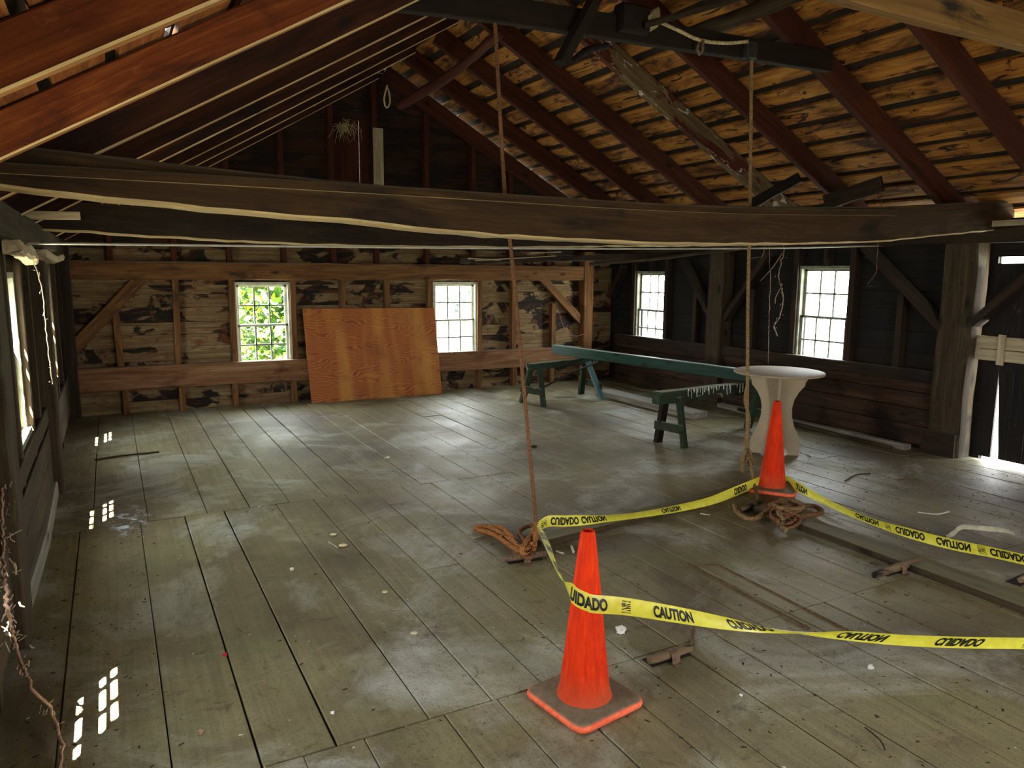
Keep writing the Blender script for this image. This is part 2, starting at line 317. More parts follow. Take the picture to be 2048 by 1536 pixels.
# ---------------------------------------------------------------- mesh builder
WORLD = {}
class MB:
    def __init__(s): s.v = []; s.f = []; s.g = []; s.sm = []; s.slot = {}
    def face(s, idx, gcs, smooth=False): s.f.append(idx); s.g.append(gcs); s.sm.append(smooth)
    def sweep(s, path, prof, up=(0, 0, 1), off=None, jit=0.0, smooth=False, ups=None, scales=None, closed_prof=True, twist=0.0, caps=True, slots=None):
        """sweep a profile [(u,v)...] along a path; u is sideways, v is up"""
        if off is None: off = (R_.uniform(0, 50), R_.uniform(0, 50), R_.uniform(0, 50))
        P = [Vector(p) for p in path]; n = len(P); k = len(prof); base = len(s.v); L = 0.0; ls = []
        up = Vector(up)
        for i in range(n):
            if i: L += (P[i] - P[i - 1]).length
            ls.append(L)
            t = (P[min(i + 1, n - 1)] - P[max(i - 1, 0)]).normalized()
            uu = Vector(ups[i]) if ups else up
            sd = t.cross(uu)
            if sd.length < 1e-5: sd = t.cross(Vector((1, 0, 0.01)))
            sd.normalize(); u2 = sd.cross(t).normalized()
            a = twist * L; ca, sa = math.cos(a), math.sin(a)
            sc = scales[i] if scales else 1.0
            for (u, v) in prof:
                uu_, vv_ = (u * ca - v * sa) * sc, (u * sa + v * ca) * sc
                q = P[i] + sd * uu_ + u2 * vv_
                if jit: q += Vector((R_.uniform(-jit, jit), R_.uniform(-jit, jit), R_.uniform(-jit, jit)))
                s.v.append(q)
        for i in range(n - 1):
            for j in range(k if closed_prof else k - 1):
                j2 = (j + 1) % k
                a, b, c, d = base + i * k + j, base + i * k + j2, base + (i + 1) * k + j2, base + (i + 1) * k + j
                ga = lambda i_, j_: (ls[i_] + off[0], prof[j_][0] + off[1], prof[j_][1] + off[2])
                s.face((a, b, c, d), (ga(i, j), ga(i, j2), ga(i + 1, j2), ga(i + 1, j)), smooth)
                if slots and j in slots: s.slot[len(s.f) - 1] = slots[j]
        if caps and closed_prof:
            for i, rev in ((0, True), (n - 1, False)):
                idx = [base + i * k + j for j in range(k)]; gg = [(off[0] + ls[i] + prof[j][0], prof[j][0] + off[1], prof[j][1] + off[2]) for j in range(k)]
                if rev: idx = idx[::-1]; gg = gg[::-1]
                s.face(tuple(idx), tuple(gg))
    def beam(s, p0, p1, w, h, up=(0, 0, 1), ch=0.006, seg=1, jit=0.0, off=None):
        p0, p1 = Vector(p0), Vector(p1)
        path = [p0.lerp(p1, i / seg) for i in range(seg + 1)]
        s.sweep(path, rect(w, h, ch), up, off, jit)
    def box(s, lo, hi, axis='x', ch=0.0, off=None):
        lo, hi = Vector(lo), Vector(hi); c = (lo + hi) / 2; d = hi - lo
        i = 'xyz'.index(axis)
        p0 = c.copy(); p1 = c.copy(); p0[i] = lo[i]; p1[i] = hi[i]
        if axis == 'x': s.beam(p0, p1, d.y, d.z, (0, 0, 1), ch, 1, 0, off)
        elif axis == 'y': s.beam(p0, p1, d.x, d.z, (0, 0, 1), ch, 1, 0, off)
        else: s.beam(p0, p1, d.x, d.y, (0, 1, 0), ch, 1, 0, off)
    def poly(s, pts, gcs=None, smooth=False):
        b = len(s.v); s.v += [Vector(p) for p in pts]
        s.face(tuple(range(b, b + len(pts))), tuple(gcs) if gcs else tuple(tuple(p) for p in pts), smooth)
    def build(s, name, mat, parent=None, bevel=0.0, origin=None):
        me = bpy.data.meshes.new(name)
        og = Vector(origin) if origin else Vector((0, 0, 0))
        me.from_pydata([tuple(v - og) for v in s.v], [], s.f)
        at = me.attributes.new('gc', 'FLOAT_VECTOR', 'CORNER')
        flat = []
        for g in s.g:
            for q in g: flat += list(q)
        at.data.foreach_set('vector', flat)
        me.polygons.foreach_set('use_smooth', s.sm)
        for fi, si in s.slot.items(): me.polygons[fi].material_index = si
        me.update()
        if isinstance(mat, (list, tuple)):
            for mm in mat: me.materials.append(mm)
        else: me.materials.append(mat)
        o = bpy.data.objects.new(name, me); COL.objects.link(o); o.location = og
        if parent:
            o.parent = parent; o.location = og - WORLD.get(parent.name, Vector(parent.location))
        WORLD[o.name] = og
        if bevel:
            bm = o.modifiers.new('bevel', 'BEVEL'); bm.width = bevel; bm.segments = 2; bm.limit_method = 'ANGLE'
        return o
def rect(w, h, ch=0.0):
    a, b = w / 2, h / 2
    if ch <= 0: return [(-a, -b), (a, -b), (a, b), (-a, b)]
    return [(-a + ch, -b), (a - ch, -b), (a, -b + ch), (a, b - ch), (a - ch, b), (-a + ch, b), (-a, b - ch), (-a, -b + ch)]
def circ(r, n=12, ry=None):
    ry = ry or r
    return [(r * math.cos(2 * math.pi * i / n), ry * math.sin(2 * math.pi * i / n)) for i in range(n)]
def lobes(r, n=15, k=3, amp=0.22):
    return [((r * (1 - amp) + r * amp * abs(math.cos(k * a / 2)) * 1.2) * math.cos(a), (r * (1 - amp) + r * amp * abs(math.cos(k * a / 2)) * 1.2) * math.sin(a))
            for a in [2 * math.pi * i / n for i in range(n)]]
def spline(pts, step=0.02):
    """Catmull-Rom through points (any length tuples)"""
    P = [list(p) for p in pts]; P = [[2 * a - b for a, b in zip(P[0], P[1])]] + P + [[2 * a - b for a, b in zip(P[-1], P[-2])]]
    out = []
    for i in range(1, len(P) - 2):
        p0, p1, p2, p3 = P[i - 1:i + 3]
        d = math.dist(p1[:3], p2[:3]); n = max(2, int(d / step))
        for j in range(n):
            t = j / n
            out.append([0.5 * (2 * b + (c - a) * t + (2 * a - 5 * b + 4 * c - d_) * t * t + (3 * b - a - 3 * c + d_) * t ** 3) for a, b, c, d_ in zip(p0, p1, p2, p3)])
    out.append(P[-2]); return out

def tag(o, label=None, cat=None, group=None, kind=None):
    if label: o['label'] = label
    if cat: o['category'] = cat
    if group: o['group'] = group
    if kind: o['kind'] = kind
    return o
def struct(o): o['kind'] = 'structure'; return o
def empty(name, loc):
    o = bpy.data.objects.new(name, None); COL.objects.link(o); o.location = loc; o.empty_display_size = 0.1; return o
def rope_mesh(path, r, step=0.012, twist=110.0):
    b = MB(); b.sweep([p[:3] for p in spline(path, step)], lobes(r), up=(0.3, 1, 0.2), smooth=True, twist=twist); return b

# ================================================================= THE SETTING
XL, XR, YB, YF = -0.46, 6.97, 9.72, -1.6      # inner faces of the studs
TH = 0.11                                      # stud depth: sheathing sits this far behind
Y_AX = (0, 1, 0)
RIDGE_X, RIDGE_Z, SL, SR = 3.25, 4.15, 0.588, 0.542
def roof_z(x): return RIDGE_Z - (SL * (RIDGE_X - x) if x < RIDGE_X else SR * (x - RIDGE_X))

# ---- floor of wide boards running to the back wall
def build_floor():
    b = MB(); r = random.Random(5)
    base_mid = [-0.60, -0.27, 0.085, 0.36, 0.62, 0.98, 1.25, 1.49, 1.71, 1.95, 2.20, 2.44, 2.70, 2.93, 3.19, 3.42, 3.68, 3.92, 4.18, 4.42, 4.70, 4.95, 5.2, 5.47, 5.72, 5.98, 6.25, 6.5, 6.78, 7.12]
    base_back = [-0.60, -0.20, 0.135, 0.51, 0.80, 1.08, 1.36, 1.60, 1.86, 2.12, 2.36, 2.62, 2.88, 3.16, 3.4, 3.68, 3.92, 4.18, 4.42, 4.70, 4.95, 5.2, 5.47, 5.72, 5.98, 6.25, 6.5, 6.78, 7.12]
    base_near = [-0.60, -0.32, 0.02, 0.30, 0.50, 0.72, 1.04, 1.27, 1.52, 1.76, 1.95, 2.20, 2.44, 2.70, 2.93, 3.19, 3.42, 3.68, 3.92, 4.18, 4.42, 4.70, 4.95, 5.2, 5.47, 5.72, 5.98, 6.25, 6.5, 6.78, 7.12]
    def zone(xs, y0, y1, wob):
        for i in range(len(xs) - 1):
            g = 0.0022 + (0.003 if r.random() < 0.25 else 0)
            ya = y0 + (0 if xs[i] < wob else 0); yb = y1
            cuts = [ya, yb]
            if xs[i] > 1.2 and r.random() < 0.55: cuts = [ya, r.uniform(ya + .4, yb - .4), yb]
            for a, c in zip(cuts[:-1], cuts[1:]):
                zt = r.uniform(-0.003, 0.002)
                p0 = Vector(((xs[i] + xs[i + 1]) / 2, a + 0.003, -0.0175 + zt)); p1 = Vector((p0.x, c - 0.003, -0.0175 + zt))
                b.beam(p0, p1, xs[i + 1] - xs[i] - g * 2, 0.035, ch=0.004, seg=6, jit=0.0008)
    zone(base_back, 5.46, 9.95, 2.0); zone(base_mid, 2.47, 5.46, 2.0); zone(base_near, -1.75, 2.47, 2.0)
    fl = struct(b.build('floor', M['floor']))
    sb = MB(); sb.box((-0.7, -1.9, -0.20), (7.3, 10.05, -0.045)); s = sb.build('subfloor', M['timber_black'], fl)
    return fl
build_floor()

# ---- boarded walls
def boards_between(b, along, lo, hi, z0, z1, fixed, thick, holes, h=0.2, r=random.Random(3), cap=None):
    """horizontal sheathing boards; along='x' or 'y'; holes=[(a0,a1,z0,z1)]"""
    z = z0
    while z < z1 - 0.02:
        hh = min(h * r.uniform(0.85, 1.12), z1 - z)
        spans = [(lo, hi)]
        # split rows at hole edges so boards stop exactly at the openings
        zs = sorted({z, z + hh} | {q for hl in holes for q in (hl[2], hl[3]) if z + 1e-4 < q < z + hh - 1e-4})
        off = (r.uniform(0, 60), r.uniform(0, 60), r.uniform(0, 60))
        for za, zb in zip(zs[:-1], zs[1:]):
            sp = [(lo, hi)]
            for a0, a1, c0, c1 in holes:
                if c0 < zb - 1e-4 and c1 > za + 1e-4:
                    sp = [q for s_, e_ in sp for q in ((s_, min(e_, a0)), (max(s_, a1), e_)) if q[1] - q[0] > 0.005]
            for s_, e_ in sp:
                if cap:
                    zm = (za + zb) / 2
                    s_, e_ = max(s_, cap(zm)[0]), min(e_, cap(zm)[1])
                    if e_ - s_ < 0.02: continue
                o2 = (off[0] + s_, off[1] + (za + zb) / 2 - z, off[2])
                j = r.uniform(0, 0.004)
                f0 = fixed + (j if thick > 0 else -j)
                top = zb - (0.004 if abs(zb - z - hh) < 1e-4 else 0)
                if along == 'x': b.box((s_, min(f0, f0 + thick), za), (e_, max(f0, f0 + thick), top), 'x', 0.0, o2)
                else: b.box((min(f0, f0 + thick), s_, za), (max(f0, f0 + thick), e_, top), 'y', 0.0, o2)
        z += hh

WIN_B = [(1.38, 2.00, 0.50, 1.51), (4.02, 4.64, 0.50, 1.51)]                       # back wall, x range, z range
WIN_R = [(8.45, 9.08, 0.60, 1.68), (5.42, 6.05, 0.67, 1.75), (-0.3, 0.33, 0.67, 1.75)]   # right wall, y range; last one unseen, added for light
WIN_L = [(7.45, 8.07, 0.72, 1.64), (4.80, 5.42, 0.72, 1.64), (2.15, 2.77, 0.72, 1.64), (-0.5, 0.12, 0.72, 1.64)]  # left wall; last one unseen, added to light the near floor
DOOR_R = (3.05, 3.93, 0.0, 1.86)
FILL_OPENING = (2.3, 3.1, 0.6, 2.0)  # unseen opening added in the front wall to brighten the room

# back wall with its gable
b = MB(); rr = random.Random(21)
boards_between(b, 'x', XL - TH, XR + TH, -0.02, 2.0, YB + TH, 0.025, WIN_B, 0.17, rr)
wall_back = struct(b.build('wall_back', M['siding']))
b = MB()
LOFT = (2.60, 3.12, 2.70, 3.62)
def gcap(z):
    d = RIDGE_Z + 0.2 - z
    return (RIDGE_X - d / SL, RIDGE_X + d / SR)
boards_between(b, 'x', XL - TH, XR + TH, 2.0, RIDGE_Z + 0.15, YB + TH, 0.025, [LOFT], 0.19, rr, gcap)
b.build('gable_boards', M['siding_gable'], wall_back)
b = MB()  # outer cladding, closes the cracks
for (x0, x1, z0, z1) in [(XL - .2, 1.36, -.3, 2), (2.02, 4.0, -.3, 2), (4.66, XR + .2, -.3, 2), (1.36, 2.02, -.3, .48), (1.36, 2.02, 1.53, 2), (4.0, 4.66, -.3, .48), (4.0, 4.66, 1.53, 2)]:
    b.box((x0, YB + TH + .04, z0), (x1, YB + TH + .06, z1))
b.poly([(XL - .3, YB + TH + .05, 2), (XR + .3, YB + TH + .05, 2), (XR + .3, YB + TH + .05, 2.05), (2.985, YB + TH + .05, RIDGE_Z + .2), (2.98, YB + TH + .05, 2)])
b.poly([(XL - .3, YB + TH + .05, 2), (2.97, YB + TH + .05, 2), (2.965, YB + TH + .05, RIDGE_Z + .2), (XL - .3, YB + TH + .05, 2.1)])
b.build('outer_cladding', M['siding_dark'], wall_back)

# right wall
b = MB()
boards_between(b, 'y', YF, YB + TH, -0.02, 2.15, XR + TH, 0.025, WIN_R + [DOOR_R], 0.19, random.Random(8))
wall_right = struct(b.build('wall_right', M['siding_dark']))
b = MB()
hs = sorted(WIN_R + [DOOR_R]); y = YF - .2
for (a0, a1, c0, c1) in hs:
    b.box((XR + TH + .04, y, -.3), (XR + TH + .06, a0, 2.2)); b.box((XR + TH + .04, a0, c1), (XR + TH + .06, a1, 2.2))
    if c0 > 0: b.box((XR + TH + .04, a0, -.3), (XR + TH + .06, a1, c0))
    y = a1
b.box((XR + TH + .04, y, -.3), (XR + TH + .06, YB + .3, 2.2))
b.build('outer_cladding', M['siding_dark'], wall_right)
# lining planks under the right-hand girt
b = MB(); z = 0.02; rr = random.Random(4)
for h_ in (0.20, 0.17, 0.16, 0.12):
    for (a0, a1) in ((4.34, 7.15), (7.45, 9.5)):
        b.box((XR - 0.02, a0, z), (XR + 0.01, a1, z + h_ - 0.006), 'y', 0.003)
    z += h_
b.build('lining_planks', M['lining'], wall_right)

# left wall
b = MB()
boards_between(b, 'y', YF, YB + TH, -0.02, 2.1, XL - TH, -0.025, WIN_L, 0.24, random.Random(9))
wall_left = struct(b.build('wall_left', M['timber_post']))
b = MB(); y = YF - .2
for (a0, a1, c0, c1) in sorted(WIN_L):
    b.box((XL - TH - .06, y, -.3), (XL - TH - .04, a0, 2.1)); b.box((XL - TH - .06, a0, c1), (XL - TH - .04, a1, 2.1)); b.box((XL - TH - .06, a0, -.3), (XL - TH - .04, a1, c0)); y = a1
b.box((XL - TH - .06, y, -.3), (XL - TH - .04, YB + .3, 2.1))
b.build('outer_cladding', M['siding_dark'], wall_left)
b = MB()
for (a0, a1) in ((-1.5, 3.75), (4.12, 6.42), (6.7, 9.45)):
    zz = 0.12
    for h_ in (0.21, 0.2):
        b.box((XL - 0.03, a0, zz), (XL, a1, zz + h_ - 0.008), 'y', 0.004); zz += h_
b.build('lining_planks', M['timber_post'], wall_left)
b = MB()
b.sweep([(XL - .01, 4.12, .055), (XL + .015, 5.2, .06), (XL, 6.42, .055)], rect(.05, .11, .01)); struct(b.build('baseboard_left', M['grey']))

# front wall behind the camera, with an added opening that lets in fill light
b = MB()
boards_between(b, 'x', XL - TH, XR + TH, -0.02, RIDGE_Z + 0.1, YF - 0.1, -0.04, [FILL_OPENING], 0.25, random.Random(2), gcap)
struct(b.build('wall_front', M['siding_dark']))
portal('opening_daylight', ((FILL_OPENING[0] + FILL_OPENING[1]) / 2, YF - 0.16, (FILL_OPENING[2] + FILL_OPENING[3]) / 2), (FILL_OPENING[1] - FILL_OPENING[0], FILL_OPENING[3]), (0, 1, 0))

# ---- roof: spaced boards over rafters, shingles above
RD = 0.20                                     # rafter depth
def roof_pt(x, y, up=0.0, side=0):
    s = SL if (side < 0 or (side == 0 and x < RIDGE_X)) else -SR
    n = Vector((-s, 0, 1)).normalized()
    return Vector((x, y, roof_z(x))) + n * up
GAPS = []
RDL = 0.14
RAFT_LEFT_Y = [9.72, 8.4, 7.2, 6.05, 5.15, 4.12, 3.15, 2.27, 1.35, .45, -.45, -1.35]
RAFT_Y = [9.72, 8.82, 7.93, 6.97, 6.03, 5.20, 4.23, 3.35, 2.50, 1.6, 0.6, -0.3, -1.2]
roof = None
for side in (-1, 1):
    sl = SL if side < 0 else SR; b = MB(); r = random.Random(31 + side)
    cosn = 1 / math.sqrt(1 + sl * sl)
    x_end = -0.64 if side < 0 else 7.3
    tot = abs(x_end - RIDGE_X) / cosn; s_ = 0.05
    while s_ < tot:
        wd = r.uniform(0.165, 0.205)
        xm = RIDGE_X + side * (s_ + wd / 2) * cosn
        p = roof_pt(xm, 0, (RD if side > 0 else RDL) + 0.012)
        up = Vector((-side * -sl, 0, 1)) if False else Vector((side * sl, 0, 1)).normalized()
        cuts = [YF - 0.2, r.uniform(0.5, 2.4), r.uniform(4.0, 7.0), 9.9]
        for a, c in zip(cuts[:-1], cuts[1:]):
            b.beam((p.x, a + .003, p.z), (p.x, c - .003, p.z), wd, 0.022, up, 0.0)
        s_ += wd + (r.uniform(0.075, 0.095) if side > 0 else r.uniform(0.04, 0.06)); GAPS.append((side, RIDGE_X + side * (s_ - 0.03) * cosn))
    if side < 0:
        ceil_ = struct(b.build('ceiling', M['sheath_left']))
    else: b.build('right_slope_boards', M['sheath'], ceil_)
def shingle_slab(b, x0, x1, y0, y1, side=-1):
    dd_ = RD if side > 0 else RDL
    a = [roof_pt(x, y, u, side) for u in (dd_ + .03, dd_ + .05) for x, y in ((x0, y0), (x1, y0), (x1, y1), (x0, y1))]
    i = len(b.v); b.v += a
    for q in ((0, 1, 2, 3), (4, 5, 6, 7), (0, 1, 5, 4), (1, 2, 6, 5), (2, 3, 7, 6), (3, 0, 4, 7)):
        b.face(tuple(i + k for k in q), tuple(tuple(a[k]) for k in q))
# small hole in the left slope where the sky shows
def on_left_roof(px, py, up):
    v = ray(px, py); n = Vector((-SL, 0, 1)).normalized(); P0 = roof_pt(0, 0, up); return EYE + v * (n.dot(P0 - EYE) / n.dot(v))
hp = on_left_roof(350, 57, RDL + .03)
hp.x = min((g for sd, g in GAPS if sd < 0), key=lambda g: abs(g - hp.x))
b = MB()
shingle_slab(b, -0.64, hp.x - .02, YF - .3, 10); shingle_slab(b, hp.x + .02, RIDGE_X + .01, YF - .3, 10)
shingle_slab(b, hp.x - .02, hp.x + .02, YF - .3, hp.y - .06); shingle_slab(b, hp.x - .02, hp.x + .02, hp.y + .06, 10)
shingle_slab(b, RIDGE_X - .01, 7.28, YF - .3, 10, 1)
c_ = Vector((hp.x - .03, hp.y - .05, hp.z + .13)); b.beam(c_ - Vector((.14, 0, .08)), c_ + Vector((.10, 0, .058)), .34, .012, ch=0)  # unseen flap added above the hole to keep direct sun out
for sd in (-1, 1):
    p0, p1 = Vector((RIDGE_X, 0, RIDGE_Z + .24)), roof_pt(RIDGE_X + sd * .25, 0, (RD if sd > 0 else RDL) + .045, sd)
    b.poly([(p0.x, YF - .3, p0.z), (p1.x, YF - .3, p1.z), (p1.x, 10, p1.z), (p0.x, 10, p0.z)])
    b.poly([(p0.x, YF - .3, p0.z + .02), (p1.x, YF - .3, p1.z + .02), (p1.x, 10, p1.z + .02), (p0.x, 10, p0.z + .02)])
b.build('roof_shingles', M['shingle'], ceil_)

# ================================================================= TIMBER FRAME
ORD = ['first', 'second', 'third', 'fourth', 'fifth', 'sixth', 'seventh', 'eighth', 'ninth', 'tenth', 'eleventh', 'twelfth', 'thirteenth']
def one(name, mb, mat, label, cat, group=None, origin=None, bevel=0):
    return tag(mb.build(name, mat, None, bevel, origin), label, cat, group)
for i, y in enumerate(RAFT_LEFT_Y):
    b = MB(); w = 0.058; r = random.Random(100 + i)
    x0, x1 = -0.63, RIDGE_X - 0.015
    sag = 0.012
    pts = []
    for k in range(13):
        x = x0 + (x1 - x0) * k / 12; p = roof_pt(x, y, RDL / 2 - sag * math.sin(math.pi * k / 12)); pts.append(p)
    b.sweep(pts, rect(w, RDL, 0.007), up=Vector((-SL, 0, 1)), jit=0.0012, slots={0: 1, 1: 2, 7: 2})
    o = one('roof_rafter', b, [M['rafter_left'] if i > 5 else M['rafter_left_shaded'], M['lit_edge'], M['lit_pale_arris']], 'reddish brown rafter on the left roof slope, %s from the far gable' % ORD[i], 'rafter', 'rafters of the left roof slope', origin=pts[0])
for i, y in enumerate(RAFT_Y):
    b = MB(); x0, x1 = RIDGE_X + 0.015, 7.22; pts = []
    for k in range(13):
        x = x0 + (x1 - x0) * k / 12; p = roof_pt(x, y, RD / 2 - 0.01 * math.sin(math.pi * k / 12)); pts.append(p)
    wr = 0.07 if i != 5 else 0.06
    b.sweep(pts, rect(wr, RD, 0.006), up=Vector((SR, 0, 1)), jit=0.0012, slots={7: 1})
    mat = M['rafter_painted'] if i in (4,) else M['rafter']
    lab = 'dark rafter on the right roof slope, %s from the far gable' % ORD[i]
    if i == 4: lab = 'rafter with flaking pale limewash on the right roof slope, fifth from the far gable'
    one('roof_rafter', b, [mat, M['lit_pale_arris'] if i == 4 else M['lit_edge']], lab, 'rafter', 'rafters of the right roof slope', origin=pts[0])

# big sagging tie beam across the foreground
Y1 = 3.99
XS = [-0.52, 0.29, 1.12, 2.00, 3.39, 5.20, 6.40, 7.15]
ZB = [2.045, 1.99, 1.95, 1.90, 1.885, 1.94, 2.04, 2.10]
ZT = [2.225, 2.185, 2.15, 2.13, 2.14, 2.21, 2.30, 2.35]
def tie(xs, zb, zt, yc, w, name, mat, label, jit=0.004, step=0.12):
    sp = spline(list(zip(xs, zb, zt)), step); b = MB(); base = 0; k = 12
    off = (R_.uniform(0, 9), 0, 0)
    prev = None; r = random.Random(len(label))
    for i, (x, z0, z1) in enumerate(sp):
        wa = w / 2 + r.uniform(-jit, jit); z0 += r.uniform(-jit, jit); z1 += r.uniform(-jit, jit) * .5
        ch = 0.012
        h = z1 - z0
        ring = [(-wa + ch, 0), (wa - ch, 0), (wa, ch), (wa, h * .5), (wa, h - ch), (wa - ch, h), (-wa + ch, h), (-wa, h - ch), (-wa, h * .5), (-wa, ch)]
        k = len(ring)
        for (u, v) in ring: b.v.append(Vector((x, yc + u, z0 + v)))
        gc = [(x + off[0], u + 3.3, v + 1.7) for (u, v) in ring]
        if i:
            for j in range(k):
                j2 = (j + 1) % k; a = (i - 1) * k
                b.face((a + j, a + k + j, a + k + j2, a + j2), (pg[j], gc[j], gc[j2], pg[j2]))
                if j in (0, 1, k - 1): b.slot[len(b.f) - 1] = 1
        pg = gc
    n = len(sp)
    b.face(tuple(range(k))[::1], tuple(pg)); b.face(tuple((n - 1) * k + j for j in range(k))[::-1], tuple(pg))
    return one(name, b, [mat, M['lit_pale_arris']], label, 'beam', origin=(xs[0], yc, zb[0]))
tie(XS, ZB, ZT, Y1, 0.24, 'tie_beam', M['timber_tie'], 'long hand-hewn tie beam sagging across the whole foreground, ropes hanging behind it')
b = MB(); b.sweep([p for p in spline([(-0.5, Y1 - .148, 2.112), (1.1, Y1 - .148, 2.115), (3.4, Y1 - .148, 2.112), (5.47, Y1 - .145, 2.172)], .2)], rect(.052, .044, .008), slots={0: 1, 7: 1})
one('batten', b, [M['timber_tie'], M['lit_pale_arris']], 'long narrow batten with lit lower edge fixed along the sagging tie beam', 'batten')
# second tie beam behind it
tie([-0.62, -0.1, 0.49, 1.47, 3.4, 5.2, 7.1], [1.985, 1.97, 1.945, 1.915, 1.93, 1.98, 2.03], [2.20, 2.19, 2.17, 2.14, 2.15, 2.18, 2.22], 6.72, 0.22, 'tie_beam', M['timber_dark'], 'second tie beam with a bright ragged lower edge, seen below the foreground beam at left', 0.006)
# thin iron rod
b = MB(); b.sweep(spline([(-0.45, 5.0, 1.835), (2.58, 5.0, 1.868), (4.99, 5.0, 1.915), (7.05, 5.0, 1.985)], .3), circ(.007, 8), smooth=True)
one('tie_rod', b, plain('dull_steel', (0.5, 0.46, 0.4), 0.4, 0.5, 0.15), 'thin straight metal rod stretched across the room under the beams', 'rod')
# collar tie carrying the pulleys
b = MB(); b.sweep(spline([(1.46, 4.14, 3.18), (2.13, 4.14, 3.215), (3.59, 4.14, 3.255), (4.95, 4.14, 3.295)], .3), rect(.07, .145, .006), jit=.002)
one('collar_tie', b, M['timber_black'], 'dark collar beam high under the ridge with the two ropes and pulleys', 'beam')
b = MB(); b.beam((1.5, 2.30, 2.91), (5.45, 2.30, 2.91), .07, .16, seg=10, jit=.003)
one('collar_tie', b, M['gold'], 'tan collar beam at the top right corner, nearest one to the viewer', 'beam')
# plates
b = MB(); b.beam((XR + .0, YF, 2.06), (XR + .0, YB + .1, 2.06), .2, .16, ch=.012, seg=30, jit=.003)
one('wall_plate', b, M['timber_dark'], 'long timber plate on top of the right wall', 'beam')
b = MB(); b.beam((XL - .05, YF, 1.93), (XL - .05, YB + .1, 1.93), .2, .17, ch=.012, seg=30, jit=.004)
one('wall_plate', b, M['timber_post'], 'ragged timber plate on top of the left wall', 'beam')
# pale packing board on the plate, right end
b = MB(); b.beam((XR - .13, 2.2, 2.15), (XR - .13, 4.35, 2.135), .03, .05, ch=.003, seg=4, jit=.002)
one('board', b, M['pale'], 'short pale board lying on the plate above the right door', 'board')

# back wall beam, girt, posts, braces, studs
b = MB(); b.beam((XL, YB + .05, 1.68), (6.53, YB + .05, 1.675), .18, .215, ch=.012, seg=40, jit=.004)
one('wall_beam', b, M['timber'], 'heavy horizontal beam above both windows of the back wall', 'beam')
b = MB(); b.beam((XL, YB + .045, .43), (6.45, YB + .045, .415), .13, .275, ch=.008, seg=30, jit=.002)
one('wall_girt', b, M['girt'], 'wide weathered girt below the windows of the back wall', 'beam')
b = MB(); b.box((6.45, YB - .06, 0), (6.62, YB + .11, 2.0), 'z', .01)
one('corner_post', b, M['timber'], 'square post in the corner between the back and the right wall', 'post')
b = MB(); b.box((XL - .05, YB - .06, 0), (XL + .09, YB + .10, 2.0), 'z', .01)
one('corner_post', b, M['timber_dark'], 'dark post in the far left corner', 'post')
def stud(parent, x, z0, z1, y=YB + .01, w=.07, d=.095, lean=0.0, mat='timber', nm='stud'):
    b = MB(); b.beam((x + lean, y + d / 2, z0), (x, y + d / 2, z1), w, d, (0, 1, 0), .003, 3, .001); return b.build(nm, M[mat], parent)
for x, ln in ((0.045, .02), (0.70, -.02)): stud(wall_back, x, .57, 1.57 if x > .5 else 1.25, lean=ln)
for x in (1.325, 2.06, 2.70, 3.31, 3.93, 4.70, 5.26): stud(wall_back, x, .56, 1.57, mat='timber')
stud(wall_back, 5.95, .56, 1.22)
for x in (.09, .70, 1.31, 2.035, 4.70, 5.28, 5.93): stud(wall_back, x, 0, .29)
for x in (.03, .70, 1.32, 1.97, 2.60, 3.18, 3.9, 4.6, 5.2, 5.85):
    stud(wall_back, x, 1.79, roof_z(x) + .05, w=.065, mat='rafter')
def diag(name, p0, p1, w, d, up, mat, label, grp=None):
    b = MB(); b.beam(p0, p1, w, d, up, .006, 5, .002)
    return one(name, b, M[mat], label, 'brace', grp)
diag('corner_brace', (-.40, YB + .03, .80), (.345, YB + .03, 1.60), .135, .07, (0, 1, 0), 'timber', 'diagonal brace at the left end of the back wall')
diag('corner_brace', (5.74, YB + .03, 1.60), (6.47, YB + .03, .93), .12, .07, (0, 1, 0), 'timber', 'diagonal brace at the right end of the back wall')
# window sill boards on girt
# gable loft door and boards
b = MB()
for k in range(3): b.box((2.61 + k * .125, YB + .12, 2.70), (2.73 + k * .125, YB + .14, 3.62), 'z', 0)
b.box((3.0, YB + .12, 2.7), (3.12, YB + .14, 3.62), 'z', 0)
lo = struct(b.build('door_2', M['rafter']))
b = MB(); b.box((3.15, YB - .01, 2.45), (3.285, YB + .015, 3.53), 'z', .002)
one('board', b, M['pale'], 'pale upright board nailed in the far gable under the peak', 'board')
# right wall frame
b = MB(); b.beam((XR + .0, 4.34, .715), (XR + .0, 9.5, .69), .1, .12, ch=.006, seg=16, jit=.002)
one('wall_girt', b, M['timber_dark'], 'dark horizontal girt below the windows of the right wall', 'beam')
def rpost(y0, y1, mat, label, x0=XR - .1, x1=XR + .1, z1=1.98):
    b = MB(); b.sweep([((x0 + x1) / 2, (y0 + y1) / 2 + .01 * math.sin(z * 3), z) for z in [i * z1 / 10 for i in range(11)]], rect(x1 - x0, y1 - y0, .012), up=(0, 1, 0), jit=.004)
    return one('wall_post', b, M[mat], label, 'post')
rpost(4.0, 4.31, 'timber_post', 'massive post beside the plank door on the right wall')
rpost(7.16, 7.42, 'timber_post', 'rough post between the two windows of the right wall')
b = MB(); b.box((XR - .12, 4.0, 0), (XR - .1, 4.36, .28), 'y', .003); 
b = MB(); b.box((XR - .135, 4.02, .0), (XR - .1, 4.34, .22), 'y', .004)
one('kick_board', b, M['timber_dark'], 'short low board nailed across the foot of the massive right post', 'board')
diag('corner_brace', (XR + .03, 9.40, 1.78), (XR + .03, 9.72, 1.30), .07, .12, (1, 0, 0), 'timber_dark', 'short brace in the far right corner left of the small window')
